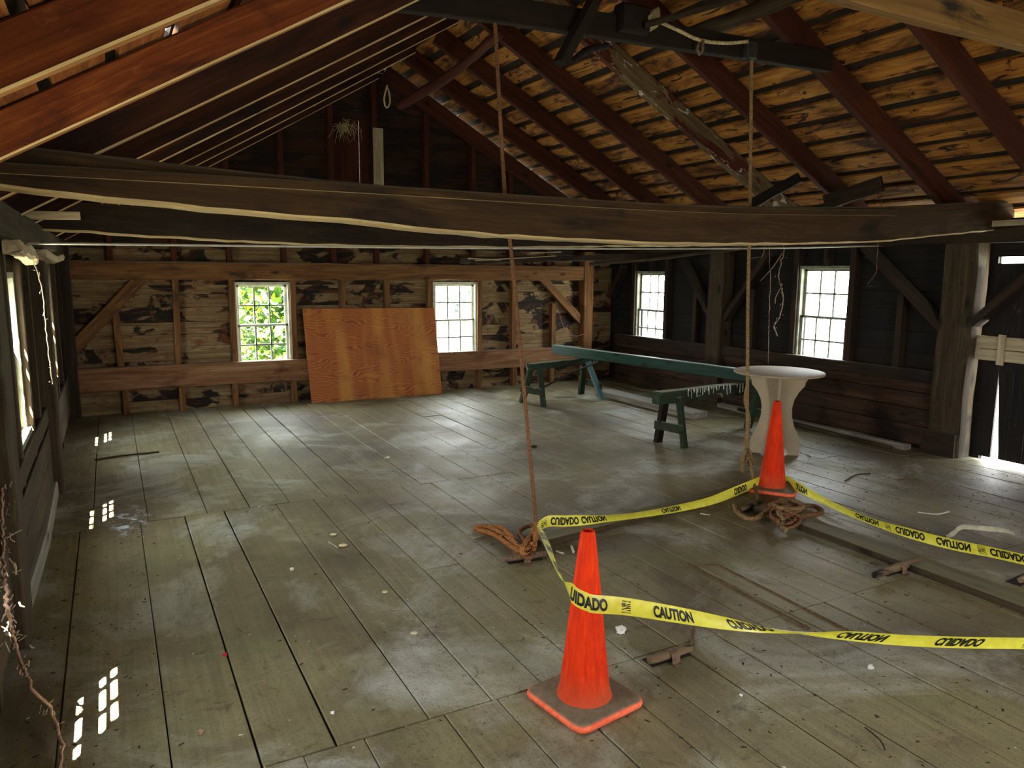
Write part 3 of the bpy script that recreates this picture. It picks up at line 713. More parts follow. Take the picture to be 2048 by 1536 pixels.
diag('corner_brace', (XR + .0, 8.02, 1.86), (XR + .0, 7.38, 1.08), .07, .12, (1, 0, 0), 'timber_dark', 'diagonal brace between the far right window and the rough post')
diag('corner_brace', (XR + .0, 6.50, 1.92), (XR + .0, 7.18, 1.10), .07, .12, (1, 0, 0), 'timber_dark', 'diagonal brace rising from the rough post towards the near right window')
diag('corner_brace', (XR + .0, 5.20, 1.98), (XR + .0, 4.28, 1.18), .07, .16, (1, 0, 0), 'timber_dark', 'wide brace descending to the massive right post')
diag('corner_brace', (XR + .0, 3.30, 1.98), (XR + .0, 4.02, 1.25), .07, .16, (1, 0, 0), 'timber_dark', 'brace rising from the massive post over the plank door')
# red paint mark on post
b = MB(); b.box((XR - .106, 4.0, 1.35), (XR - .1, 4.09, 1.75), 'z', .001)
def rstud(y, z0, z1):
    b = MB(); b.box((XR + .01, y - .035, z0), (XR + TH - .005, y + .035, z1), 'z', .003); b.build('stud', M['timber_dark'], wall_right)
for y in (9.14, 8.39, 6.11, 5.36): rstud(y, .76, 2.0)
for y in (7.78, 6.75, 4.78): rstud(y, .76, 1.5)
rstud(8.75, 1.72, 2.0); rstud(5.7, 1.78, 2.0); rstud(1.2, 0, 2.0); rstud(0.5, 0, 2.0)
# left wall frame
def lpost(y0, y1, label, d=.14):
    b = MB(); b.sweep([(XL - .02 + d / 2 - .06, (y0 + y1) / 2, z) for z in [i * 1.9 / 10 for i in range(11)]], rect(d, y1 - y0, .012), up=(0, 1, 0), jit=.004)
    return one('wall_post', b, M['timber_post'], label, 'post')
lpost(6.44, 6.68, 'upright post on the left wall beyond the window, furthest one', .14)
lpost(3.80, 4.08, 'upright post on the left wall nearer than the window', .12)
def lstud(y, z0, z1):
    b = MB(); b.box((XL - TH + .005, y - .035, z0), (XL - .01, y + .035, z1), 'z', .003); b.build('stud', M['timber_post'], wall_left)
for y in (4.73, 5.49, 7.38, 8.14, 2.08, 2.84): lstud(y, 0, 1.9)
for y in (6.0, 8.9, 3.3): lstud(y, 0, 1.9)
b = MB(); b.beam((XL - .05, 4.08, .62), (XL - .05, 6.44, .62), .10, .12, ch=.006, seg=8, jit=.002)
one('wall_girt', b, M['timber_post'], 'horizontal girt under the left wall window', 'beam')

# ================================================================= WINDOWS
def make_window(idx, axis, a0, a1, z0, z1, plane, inward, deep=.07):
    """axis 'x' or 'y' = direction of the width; plane = coordinate of the sash plane; inward = +1/-1 into the room"""
    def P(a, d, z):  # d = depth toward the room
        return Vector((a, plane + inward * d, z)) if axis == 'x' else Vector((plane + inward * d, a, z))
    root = empty('window_%d' % idx, P((a0 + a1) / 2, 0, z0)); struct(root)
    def bar(b, A, B, w, h):  # w along depth, h the other
        b.beam(A, B, w, h, up=(0, 0, 1) if abs(A.z - B.z) < 1e-6 else (P(0, 1, 0) - P(0, 0, 0)), ch=.002)
    f = .035
    b = MB()
    bar(b, P(a0, .01, z1 + f / 2), P(a1, .01, z1 + f / 2), .09, f); bar(b, P(a0 - .02, .02, z0 - f / 2), P(a1 + .02, .02, z0 - f / 2), .12, f)
    for a in (a0 - f / 2, a1 + f / 2):
        b.beam(P(a, .01, z0 - f), P(a, .01, z1 + f), f, .09, up=(P(0, 1, 0) - P(0, 0, 0)), ch=.002)
    b.build('window_frame', M['sash'] if idx in (1, 2) else M['muntin'], root)
    zm = (z0 + z1) / 2; s = .034
    for k, (c0, c1, dd) in enumerate(((z0, zm + .012, .012), (zm - .012, z1, -.018))):
        b = MB()
        for (za, zb) in ((c0, c0 + s * (1.3 if k == 0 else .8)), (c1 - s * .8, c1)):
            bar(b, P(a0, dd, (za + zb) / 2), P(a1, dd, (za + zb) / 2), .028, zb - za)
        for a in (a0 + s / 2, a1 - s / 2):
            b.beam(P(a, dd, c0), P(a, dd, c1), s, .028, up=(P(0, 1, 0) - P(0, 0, 0)), ch=.002)
        sash = b.build('lower_sash' if k == 0 else 'upper_sash', M['sash'] if idx in (1, 2) else M['muntin'], root)
        b = MB()
        for q in (1, 2):
            a = a0 + s + (a1 - a0 - 2 * s) * q / 3
            b.beam(P(a, dd, c0 + .01), P(a, dd, c1 - .01), .019, .022, up=(P(0, 1, 0) - P(0, 0, 0)), ch=.001)
        zc = (c0 + c1) / 2; bar(b, P(a0 + .01, dd, zc), P(a1 - .01, dd, zc), .022, .019)
        b.build('muntin', M['muntin'], sash)
        b = MB(); b.poly([P(a0 + .02, dd, c0 + .02), P(a1 - .02, dd, c0 + .02), P(a1 - .02, dd, c1 - .02), P(a0 + .02, dd, c1 - .02)]); b.build('pane', M['glass'], sash)
    d = P(0, 1, 0) - P(0, 0, 0)
    portal('window_daylight', P((a0 + a1) / 2, -.10, (z0 + z1) / 2), (a1 - a0, z1 - z0), d)
    return root
for i, (a0, a1, z0, z1) in enumerate(WIN_B): make_window(1 + i, 'x', a0, a1, z0, z1, YB + .10, -1)
for i, (a0, a1, z0, z1) in enumerate(WIN_R): make_window(3 + i, 'y', a0, a1, z0, z1, XR + .10, -1)
for i, (a0, a1, z0, z1) in enumerate(WIN_L): make_window(7 + i, 'y', a0, a1, z0, z1, XL - .10, 1)

# ---- plank door in the right wall, split by a wedge of daylight
def build_door():
    root = struct(empty('door_1', (XR + .07, 3.5, 0)))
    b = MB()
    def plank(y0, y1, yb0=None, yb1=None, z0=.04, z1=1.80):
        yb0 = y0 if yb0 is None else yb0; yb1 = y1 if yb1 is None else yb1
        x0, x1 = XR + .05, XR + .075
        i = len(b.v); a = [Vector(q) for q in ((x0, yb0, z0), (x0, yb1, z0), (x0, y1, z1), (x0, y0, z1), (x1, yb0, z0), (x1, yb1, z0), (x1, y1, z1), (x1, y0, z1))]
        b.v += a; o = (R_.uniform(0, 9), R_.uniform(0, 9), 0)
        for q in ((3, 2, 1, 0), (4, 5, 6, 7), (0, 1, 5, 4), (1, 2, 6, 5), (2, 3, 7, 6), (3, 0, 4, 7)):
            b.face(tuple(i + k for k in q), tuple((a[k].z + o[0], a[k].y + o[1], a[k].x) for k in q))
    plank(3.80, 3.925, 3.805, 3.925); plank(3.775, 3.798, 3.80, 3.803) if False else None
    for y in (3.05, 3.21, 3.37): plank(y, y + .157)
    plank(3.53, 3.66)
    plank(3.662, 3.792, z0=.84); plank(3.662, 3.792, 3.662, 3.722, z1=.84)
    plank(3.794, 3.80, 3.795, 3.805)
    b.build('door_planks', M['siding_dark'], root)
    b = MB(); b.box((XR + .02, 3.05, .93), (XR + .048, 4.02, 1.03), 'y', .003); b.box((XR + .02, 3.05, 1.036), (XR + .048, 4.02, 1.15), 'y', .003)
    b.build('cleat', M['pale'], root)
    b = MB(); b.box((XR - .005, 3.74, .90), (XR + .02, 3.80, 1.17), 'z', .003); b.build('batten', M['pale'], root)
build_door()
portal('opening_daylight', (XR + .2, 3.5, .9), (.9, 1.8), (-1, 0, 0))

# ================================================================= OUTSIDE
def tree(name, base, h, crown_c, crown_r, n, leaf, label, mat='leaf', seed=1, branch=()):
    r = random.Random(seed); root = tag(empty(name, base), label, 'tree')
    b = MB(); base = Vector(base)
    b.sweep(spline([base, base + Vector((.1, 0, h * .4)), Vector(crown_c)], .5), circ(.14, 8), up=(0, 1, 0), smooth=True)
    for k in range(14):
        e_ = Vector(crown_c) + Vector((r.uniform(-1, 1) * crown_r[0], r.uniform(-1, 1) * crown_r[1], r.uniform(-1, 1) * crown_r[2])) * .8
        s_ = base.lerp(Vector(crown_c), r.uniform(.6, 1)); mid = s_.lerp(e_, .5) + Vector((0, 0, .25))
        b.sweep(spline([s_, mid, e_], .3), circ(.022, 6), up=(0, 1, .3), smooth=True)
    b.build('trunk', M['bark_tree'], root)
    b = MB()
    for k in range(n):
        while True:
            q = Vector((r.uniform(-1, 1), r.uniform(-1, 1), r.uniform(-1, 1)))
            if q.length < 1: break
        c = Vector(crown_c) + Vector((q.x * crown_r[0], q.y * crown_r[1], q.z * crown_r[2]))
        d1 = Vector((r.gauss(0, 1), r.gauss(0, 1), r.gauss(0, .6))).normalized(); d2 = d1.cross(Vector((r.gauss(0, 1), r.gauss(0, 1), r.gauss(0, 1)))).normalized()
        L = leaf * r.uniform(.6, 1.3)
        b.poly([c - d1 * L, c - d1 * L * .2 + d2 * L * .55, c + d1 * L * .5 + d2 * L * .35, c + d1 * L, c + d1 * L * .4 - d2 * L * .4, c - d1 * L * .3 - d2 * L * .5])
    b.build('foliage', M[mat], root)
tree('leafy_tree', (3.2, 13.5, -3), 4, (2.9, 13.2, .9), (1.5, 1.0, 1.9), 5200, .095, 'green leafy tree outside the left window of the back wall', 'leaf', 4)
tree('leafy_tree', (9.2, 19, -3), 4, (9.1, 19, .85), (1.4, 1.0, .28), 130, .10, 'sparse distant branch tree seen through the right window of the back wall', 'leaf_far', 9)

# ================================================================= OBJECTS
# ---- plywood
b = MB()
A, B_, C_, D_ = (2.205, YB - .18, 0.0), (4.02, YB - .18, 0.0), (3.975, YB - .02, 1.19), (2.165, YB - .02, 1.21)
def slab(b, quad, n, gx, gy):
    q = [Vector(p) for p in quad]; n = Vector(n); q2 = [p + n for p in q]; i = len(b.v); b.v += q + q2
    gg = [(0, 0, 0), (gx, 0, 0), (gx, gy, 0), (0, gy, 0)]; gg += gg
    for f in ((0, 1, 2, 3), (7, 6, 5, 4), (0, 4, 5, 1), (1, 5, 6, 2), (2, 6, 7, 3), (3, 7, 4, 0)): b.face(tuple(i + k for k in f), tuple(gg[k] for k in f))
slab(b, [A, B_, C_, D_], (0, .018, .002), 1.82, 1.22)
one('plywood_sheet', b, M['ply'], 'large orange plywood sheet leaning on the back wall between its windows', 'plywood', origin=(3.1, YB - .17, 0))

# ---- traffic cones
def lathe(b, prof, n=40, c=(0, 0, 0)):
    base = len(b.v); c = Vector(c)
    for (r, z) in prof:
        for j in range(n):
            a = 2 * math.pi * j / n; b.v.append(c + Vector((r * math.cos(a), r * math.sin(a), z)))
    for i in range(len(prof) - 1):
        for j in range(n):
            j2 = (j + 1) % n; idx = (base + i * n + j, base + i * n + j2, base + (i + 1) * n + j2, base + (i + 1) * n + j)
            b.face(idx, tuple(tuple(b.v[k]) for k in idx), True)
def rounded_square(s, r, n=6):
    pts = []
    for (cx, cy, a0) in ((s - r, s - r, 0), (-s + r, s - r, 90), (-s + r, -s + r, 180), (s - r, -s + r, 270)):
        for k in range(n + 1):
            a = math.radians(a0 + 90 * k / n); pts.append((cx + r * math.cos(a), cy + r * math.sin(a)))
    return pts
def cone(x, y, rot, label, lean=(0, 0), s=.175):
    root = tag(empty('traffic_cone', (x, y, 0)), label, 'traffic cone', 'orange traffic cones')
    b = MB(); pts = rounded_square(s, .045); ca, sa = math.cos(rot), math.sin(rot); rr_ = random.Random(3)
    rings = [(1.0, .003), (1.01, .016), (.99, .026), (.93, .032)]
    n = len(pts)
    for (sc, z) in rings:
        for (u, v) in pts: b.v.append(Vector((x + sc * (u * ca - v * sa), y + sc * (u * sa + v * ca), z)))
    for i in range(len(rings) - 1):
        for j in range(n):
            j2 = (j + 1) % n; idx = (i * n + j, i * n + j2, (i + 1) * n + j2, (i + 1) * n + j); b.face(idx, tuple(tuple(b.v[k]) for k in idx), True)
    b.face(tuple(3 * n + j for j in range(n)), tuple(tuple(b.v[3 * n + j]) for j in range(n)))
    b.face(tuple(j for j in range(n))[::-1], tuple(tuple(b.v[j]) for j in range(n)))
    b.build('base', M['cone_base'], root)
    b = MB(); lathe(b, [(.112, .030), (.109, .036), (.1045, .05), (.0995, .07), (.08, .24), (.057, .46), (.034, .66), (.0295, .695), (.026, .708), (.021, .712), (.018, .70), (.017, .64)], 40, (x, y, 0))
    o = b.build('cone_body', M['cone'], root, origin=(x, y, 0))
    return root
cone(1.574, 2.298, math.radians(8.5), 'front orange traffic cone wrapped with the yellow caution tape')
cone(4.55, 4.08, math.radians(35), 'far orange traffic cone standing before the round table', s=.19)

# ---- round table
tx, ty = 5.47, 4.905
tr = tag(empty('round_table', (tx, ty, 0)), 'round plywood pedestal table with hourglass base behind the far cone', 'table')
b = MB(); lathe(b, [(0.0, .772), (.395, .772), (.405, .776), (.407, .784), (.405, .792), (.395, .796), (0.0, .796)], 64, (tx, ty, 0)); b.build('table_top', M['table_top'], tr)
def hourglass(dirv, th=.018):
    b = MB(); prof = []
    half = [(.22, 0.0), (.222, .12), (.20, .20), (.165, .27), (.14, .36), (.135, .45), (.15, .53), (.185, .60), (.215, .64), (.235, .66), (.24, .70), (.255, .72), (.255, .772)]
    arch = [(-.12, 0), (-.09, .06), (-.04, .085), (0, .09), (.04, .085), (.09, .06), (.12, 0)]
    d = Vector(dirv).normalized(); n = Vector((-d.y, d.x, 0)) * th / 2; c = Vector((tx, ty, 0))
    ys = [h[1] for h in half]
    # strips between heights: left edge / right edge, arch handled by lower split
    def edge(z):
        for (a, za), (b2, zb) in zip(half[:-1], half[1:]):
            if za <= z <= zb: return a + (b2 - a) * (z - za) / (zb - za)
        return half[-1][0]
    def inner(z): return .12 * math.sqrt(max(0, 1 - (z / .10) ** 2)) if z < .10 else 0
    zs = sorted(set(ys + [.02, .04, .06, .08, .09, .10, .16, .31, .40, .49, .565]))
    for s in (-1, 1):
        for za, zb in zip(zs[:-1], zs[1:]):
            q = [c + d * s * inner(za) + Vector((0, 0, za)), c + d * s * edge(za) + Vector((0, 0, za)), c + d * s * edge(zb) + Vector((0, 0, zb)), c + d * s * inner(zb) + Vector((0, 0, zb))]
            for sg in (-1, 1):
                b.poly([p + n * sg for p in (q if s * sg < 0 else q[::-1])])
            b.poly([q[1] - n, q[1] + n, q[2] + n, q[2] - n])
            if inner(za) > 0: b.poly([q[0] - n, q[0] + n, q[3] + n, q[3] - n])
    return b
DA = Vector((.31, -.30, 0)).normalized()
hourglass(DA).build('base_panel', M['particle'], tr); hourglass((-DA.y, DA.x, 0)).build('base_panel', M['particle'], tr)

# ---- sawhorses
def sawhorse(x0, x1, y0, y1, zt, label, leg_l, leg_r, mats, bh=.12):
    root = tag(empty('sawhorse', ((x0 + x1) / 2, (y0 + y1) / 2, 0)), label, 'sawhorse', 'green sawhorses')
    b = MB(); b.beam((x0, y0, zt - bh / 2), (x1, y1, zt - bh / 2), .10, bh, seg=14, jit=.003); b.build('top_rail', M['green_worn'], root)
    for i, (tops, foots) in enumerate((leg_l, leg_r)):
        for j, (tp, ft) in enumerate(zip(tops, foots)):
            b = MB(); b.beam((ft[0], ft[1], 0), tp, .075, .03 if j else .06, up=(0, 1, 0), seg=4, jit=.0015, ch=.004)
            b.build('leg', M[mats[i * 2 + j]], root)
        a0, a1 = Vector((*foots[0], 0)).lerp(Vector(tops[0]), .38), Vector((*foots[1], 0)).lerp(Vector(tops[1]), .38)
        dx = -.035 if i == 0 else .035
        b = MB(); b.beam(a0.lerp(a1, -.15) + Vector((dx, 0, 0)), a0.lerp(a1, 1.15) + Vector((dx, 0, 0)), .02, .09, seg=2, jit=.001); b.build('cross_brace', M['green_worn'], root)
    return root
sawhorse(4.62, 5.95, 8.16, 8.46, .545, 'far green sawhorse under the long green beam near the back wall corner',
         (((4.72, 8.26, .50), (4.76, 8.12, .50)), ((4.68, 8.42), (4.77, 8.02))), (((5.66, 8.46, .50), (5.62, 8.30, .50)), ((5.76, 8.66), (5.74, 8.10))), ('green_worn', 'green_worn', 'green_worn', 'blue'), .085)
sawhorse(4.575, 6.35, 5.58, 5.70, .565, 'near green sawhorse with dripped pale paint beside the round table',
         (((4.76, 5.66, .50), (4.82, 5.53, .50)), ((4.80, 5.80), (4.86, 5.47))), (((6.12, 5.74, .50), (6.12, 5.60, .50)), ((6.14, 5.90), (6.12, 5.40))), ('timber_black', 'green_worn', 'green_worn', 'green'), .125)
# pale paint drips on the near sawhorse
b = MB(); r = random.Random(5)
for k in range(34):
    x = r.uniform(4.95, 5.75); L = r.uniform(.01, .10) * (1 if r.random() < .5 else .5); y = 5.58 + (x - 4.575) * .068 - .0525
    b.sweep([(x, y, .566), (x + r.uniform(-.004, .004), y - .002, .566 - L * .5), (x + r.uniform(-.006, .006), y - .001, .566 - L)], circ(r.uniform(.002, .0045), 6), up=(0, 1, 0), smooth=True)
sh = [o for o in COL.objects if o.name.startswith('sawhorse')][-1]
tag(b.build('paint_drips', M['paper'], sh), kind='stuff')
# long green beam lying on both sawhorses
b = MB(); b.beam((5.50, 8.98, .615), (5.92, 5.35, .632), .085, .125, seg=16, jit=.0015, ch=.006)
one('green_beam', b, M['green'], 'long green painted beam laid across both sawhorses', 'beam', origin=(5.7, 7.2, .55))
# thin stick leaning on the far sawhorse
b = MB(); b.sweep([(4.93, 8.3, .20), (5.3, 8.27, .36), (5.72, 8.22, .50)], circ(.012, 8), up=(0, 1, 0), smooth=True)
one('stick', b, M['timber_dark'], 'thin stick slanting between the legs of the far sawhorse', 'stick')
# thick weathered plank on the floor
b = MB(); b.beam((5.98, 8.42, .045), (6.0, 6.52, .045), .26, .075, seg=10, jit=.003, ch=.01)
one('floor_plank', b, M['grey'], 'thick grey plank lying on the floor under the long green beam', 'plank')
b = MB(); b.beam((6.78, 7.0, .03), (6.76, 4.42, .03), .10, .06, seg=14, jit=.004, ch=.01)
one('floor_plank', b, M['grey'], 'long narrow board lying along the foot of the right wall', 'plank')
b = MB(); b.sweep(spline([(6.70, 6.6, .05), (6.66, 5.6, .03), (6.62, 4.5, .02)], .15), circ(.022, 8), up=(0, 0, 1), smooth=True, jit=.002)
one('stick', b, M['timber_post'], 'thin crooked pole lying before the foot of the right wall', 'stick')

# ---- battens and bolts of the hatch
b = MB(); b.sweep([Vector((2.26, 3.87, .021)).lerp(Vector((4.28, 4.14, .021)), k / 10) for k in range(11)], rect(.11, .042, .003), jit=.0015, slots={1: 1, 2: 1, 5: 1, 6: 1})
one('hatch_batten', b, [M['batten'], M['batten_side_shade']], 'long raised floor batten between the two rope ends', 'batten')
b = MB(); b.sweep([(4.03, 3.72 - .1975 * k, .022) for k in range(13)], rect(.12, .044, .003), jit=.0015, slots={1: 1, 2: 1, 5: 1, 6: 1})
one('hatch_batten', b, [M['batten'], M['batten_side_shade']], 'raised floor batten running from the far cone towards the right edge', 'batten')
b = MB(); b.beam((4.16, 3.72, .010), (4.16, 1.35, .010), .09, .020, seg=12, jit=.001, ch=.003)
one('hatch_batten', b, M['batten'], 'thin worn strip along the outer side of the right hatch batten', 'batten')
b = MB()
for p, q in (((2.44, 2.62), (2.22, 2.40)), ((2.90, 3.18), (3.05, 3.10)), ((2.90, 3.18), (2.88, 2.30)), ((3.05, 3.10), (3.03, 2.2))):
    b.beam((*p, .003), (*q, .003), .012, .006, ch=.001)
one('hatch_seam', b, M['chip_brown'], 'dirt filled seams outlining the small trap door panels', 'seam')
def bolt(p, q, label, grp='wooden hatch bolts', r=.019, mat='bolt'):
    p, q = Vector((*p, .036)), Vector((*q, .036)); root = tag(empty('hatch_bolt', p.lerp(q, .5)), label, 'bolt', grp)
    b = MB(); b.sweep([p.lerp(q, k / 6) for k in range(7)], circ(r, 10), smooth=True, jit=.001, scales=[.85, 1, 1, 1.05, 1, .95, .8]); b.build('bar', M[mat], root)
    d = (q - p).normalized(); c = p.lerp(q, .52); sd = Vector((-d.y, d.x, 0))
    b = MB(); arc = [c + sd * math.cos(a) * .032 + Vector((0, 0, math.sin(a) * .024 - .006)) for a in [math.pi * k / 8 for k in range(9)]]
    arc = [c + sd * .055 + Vector((0, 0, -.032))] + [c + sd * .034 + Vector((0, 0, -.028))] + arc + [c - sd * .034 + Vector((0, 0, -.028)), c - sd * .055 + Vector((0, 0, -.032))]
    b.sweep(arc, rect(.005, .042), up=sd.cross(Vector((0, 0, 1))), ups=None); b.build('strap', M['iron'], root)
    c0 = p.lerp(q, .5) + sd * .035; c0.z = .002
    b = MB(); b.beam(c0 - d * .10, c0 + d * .12, .075, .004, ch=.001); b.build('recess_shade', M['timber_black'], root)  # flat dark plate painting the shade of a floor cutout
    return root
P2 = lambda px, py, z=.02: tuple(at_z(px, py, z)[:2])
bolt(P2(1005, 1124), P2(1092, 1112), 'rusty pipe bolt beside the frayed rope pile', mat='iron')
bolt(P2(1298, 1328), P2(1382, 1302), 'small wooden bolt on the floor right of the front cone')
bolt(P2(1748, 1156), P2(1842, 1124), 'wooden bolt lying across the right hatch batten', r=.022)
bolt(P2(1480, 1024), P2(1528, 1004), 'wooden bolt under the rope loops at the far cone')
bolt(P2(2040, 1166), P2(2075, 1150), 'bolt cut off by the right edge of the picture')

# ---- ropes
def ropething(name, paths, label, cat='rope'):
    root = tag(empty(name, paths[0][0][0][:3]), label, cat)
    for (pts, r, mat, nm) in paths: rope_mesh(pts, r).build(nm, M[mat], root)
    return root
r1t = (2.09, 4.13, 3.14); r1b = at_y(1072, 1043, 3.86)
pt = lambda px, py, z=.02: tuple(at_z(px, py, z))
pile1 = [
 ([tuple(r1b), (r1b.x - .01, r1b.y - .02, .10), pt(1066, 1100, .05), pt(1050, 1112, .03), pt(1040, 1098, .05), pt(1010, 1072, .03), pt(980, 1055, .02), pt(952, 1052, .02)], .017, 'rope_orange', 'coil'),
 ([pt(948, 1058, .012), pt(985, 1068, .014), pt(1012, 1085, .03), pt(1035, 1100, .05), pt(1058, 1115, .03)], .017, 'rope_orange', 'coil'),
 ([pt(992, 1052, .03), pt(1010, 1060, .04), pt(1024, 1078, .05), pt(1036, 1090, .07), pt(1052, 1098, .07), pt(1062, 1082, .06), pt(1068, 1056, .04)], .015, 'rope_orange', 'coil'),
 ([pt(1070, 1050, .04), pt(1052, 1054, .03), pt(1038, 1064, .03), pt(1046, 1078, .05), pt(1058, 1092, .07), pt(1050, 1106, .05)], .015, 'rope', 'coil'),
 ([pt(1018, 1096, .015), pt(1030, 1082, .05), pt(1018, 1068, .06), pt(1004, 1070, .04), pt(1002, 1082, .02)], .014, 'rope_orange', 'coil'),
 ([pt(1062, 1072, .06), pt(1048, 1090, .09), pt(1044, 1104, .07), pt(1056, 1110, .05), pt(1068, 1096, .06), pt(1060, 1084, .09)], .015, 'rope_orange', 'knot'),
 ([pt(1028, 1104, .02), pt(1040, 1112, .04), pt(1060, 1116, .05), pt(1066, 1106, .06)], .015, 'rope', 'knot'),
]
ropething('hanging_rope', [([r1t, tuple(at_y(1010, 390, 4.13)), tuple(at_y(1024, 520, 4.08)), tuple(at_y(1048, 780, 3.97)), tuple(r1b)], .013, 'rope', 'line')] + pile1,
          'long brown rope hanging left of centre and ending in an orange-brown tangle')
r2t = (4.14, 4.13, 3.20)
K = at_y(1494, 905, 4.12)
kx = lambda px, py, dy=0.0: tuple(at_y(px, py, 4.12 + dy))
ropething('hanging_rope', [
 ([r2t, kx(1500, 400), kx(1496, 600), kx(1495, 760), kx(1494, 905)], .014, 'rope_tan', 'line'),
 ([kx(1497, 755, .01), kx(1490, 800, -.02), kx(1499, 840, .0), kx(1491, 880, .02), kx(1496, 905)], .012, 'rope_tan', 'line'),
 ([kx(1494, 900), kx(1500, 925), kx(1504, 945), kx(1508, 968), pt(1516, 1000, .03), pt(1505, 1009, .025), pt(1492, 1013, .02)], .013, 'rope_tan', 'line'),
 ([kx(1492, 896, -.02), kx(1486, 918, -.02), kx(1484, 942, -.02), kx(1482, 925, .01), kx(1490, 905, .02), kx(1500, 912, -.02), kx(1510, 925, -.01), kx(1500, 930, .02), kx(1492, 915, .02)], .012, 'rope_tan', 'knot'),
 ([kx(1490, 905, .03), kx(1498, 900, -.03), kx(1502, 912, -.03), kx(1492, 920, 0), kx(1496, 930, .03), kx(1503, 922, 0)], .012, 'rope_tan', 'knot'),
 ([pt(1460, 1015, .02), pt(1468, 1011, .04), pt(1474, 1024, .05), pt(1492, 1036, .05), pt(1512, 1036, .05), pt(1534, 1024, .06), pt(1556, 1008, .07), pt(1580, 1001, .06)], .018, 'rope_tan', 'coil'),
 ([pt(1540, 1010, .09), pt(1560, 1004, .09), pt(1590, 1012, .06), pt(1625, 1012, .05), pt(1642, 1020, .05), pt(1636, 1028, .05), pt(1600, 1032, .06), pt(1570, 1034, .07), pt(1562, 1044, .06), pt(1575, 1048, .05), pt(1590, 1040, .06), pt(1582, 1030, .08), pt(1560, 1026, .09)], .018, 'rope', 'coil'),
 ([pt(1552, 1008, .07), pt(1560, 1030, .10), pt(1566, 1042, .07), pt(1560, 1052, .05), pt(1572, 1060, .045)], .018, 'rope_tan', 'coil'),
 ([pt(1545, 1020, .08), pt(1572, 1012, .11), pt(1600, 1020, .08), pt(1580, 1026, .09), pt(1552, 1030, .08)], .013, 'rope', 'coil'),

 ([pt(1535, 1030, .03), pt(1552, 1044, .04), pt(1570, 1056, .04), pt(1592, 1050, .05), pt(1600, 1036, .07), pt(1575, 1022, .11), pt(1550, 1016, .11), pt(1542, 1030, .08), pt(1556, 1042, .09)], .014, 'rope', 'coil'),
 ([pt(1560, 1000, .05), pt(1590, 1003, .08), pt(1606, 1012, .09), pt(1590, 1018, .10), pt(1560, 1016, .12), pt(1545, 1008, .09)], .016, 'rope_tan', 'coil'),
], 'thick tan rope hanging at the far cone, knotted and looped on the floor')
# rope swag, lashing, pulleys, poles at the collar
b = rope_mesh([tuple(at_y(1316, 42, 4.06)), tuple(at_y(1355, 60, 4.06)), tuple(at_y(1400, 80, 4.06)), tuple(at_y(1450, 86, 4.06)), tuple(at_y(1495, 83, 4.06))], .013)
one('rope_swag', b, M['rope_white'], 'pale rope slung along the high collar beam', 'rope')
b = MB(); cpl = at_y(1303, 42, 4.06)
for k in range(7):
    c = cpl + Vector((-.035 + k * .013, 0, -.02 + k * .008)); ring = [c + Vector((0.02 * math.cos(a), .045 * math.cos(a), .055 * math.sin(a))) for a in [2 * math.pi * j / 14 for j in range(15)]]
    b.sweep(ring, circ(.008, 6), up=(1, 0, 0), smooth=True)
one('rope_lashing', b, M['rope_white'], 'pale rope lashing wound round the pole on the collar beam', 'rope')
b = MB(); b.box(tuple(at_y(1242, 50, 4.05) - Vector((0, .03, .03))), tuple(at_y(1295, 22, 4.05) + Vector((0, .08, .02))), 'x', .015)
one('wooden_block', b, M['timber_black'], 'black block fixed on the collar beam beside the rope lashing', 'block')
def pulley(px, py, label):
    c = at_y(px, py, 4.08); root = tag(empty('pulley', c), label, 'pulley', 'rope pulleys')
    b = MB(); b.box(tuple(c - Vector((.05, .03, .05))), tuple(c + Vector((.05, .03, .055))), 'z', .012); b.build('housing', M['dark_iron'], root)
    b = MB(); b.sweep([c + Vector((0, -.04, 0)), c + Vector((0, .04, 0))], circ(.036, 16), up=(0, 0, 1)); b.build('sheave', M['dark_iron'], root)
pulley(1500, 102, 'black pulley on the collar beam holding the thick tan rope')
c_ = at_y(1400, 85, 4.05)
b = MB(); b.sweep([c_ + Vector((-.01, 0, 0)), c_ + Vector((-.02, 0, -.05)), c_ + Vector((0, 0, -.075)), c_ + Vector((.025, 0, -.05)), c_ + Vector((.02, 0, .02))], circ(.010, 8), up=(0, 1, 0), smooth=True, jit=.003)
one('iron_hook', b, M['iron'], 'small rusty hook under the pale rope swag', 'hook')
b = MB(); b.sweep(spline([tuple(at_y(1290, 50, 4.0)), tuple(at_y(1430, 10, 3.7)), tuple(at_y(1590, -40, 3.3))], .2), circ(.02, 10), up=(0, 1, 0), smooth=True, jit=.001)
one('pole', b, M['timber_dark'], 'thin pole lashed to the collar beam, rising to the right', 'pole')
b = MB(); b.sweep(spline([tuple(at_y(1375, 72, 4.35)), tuple(at_y(1490, 30, 4.1)), tuple(at_y(1640, -30, 3.8))], .1), circ(.055, 12), up=(0, 1, 0), smooth=True, jit=.004)
one('log_pole', b, M['timber_post'], 'thick mossy log pole crossing the top of the roof boards', 'pole')
b = MB(); b.beam(tuple(at_y(1200, -20, 4.03)), tuple(at_y(1120, 128, 4.05)), .06, .10, up=(0, 1, 0), seg=3, jit=.003)
one('strut', b, M['timber_black'], 'short black strut crossing the collar beam near the ridge', 'strut')
b = MB(); b.sweep(spline([tuple(at_y(800, 212, 8.4)), tuple(at_y(900, 150, 7.6)), tuple(at_y(1005, 62, 6.6))], .12), circ(.05, 10), up=(0, 1, 0), smooth=True, jit=.006)
one('log_pole', b, M['rafter'], 'rough reddish pole slanting under the ridge near the far gable', 'pole')
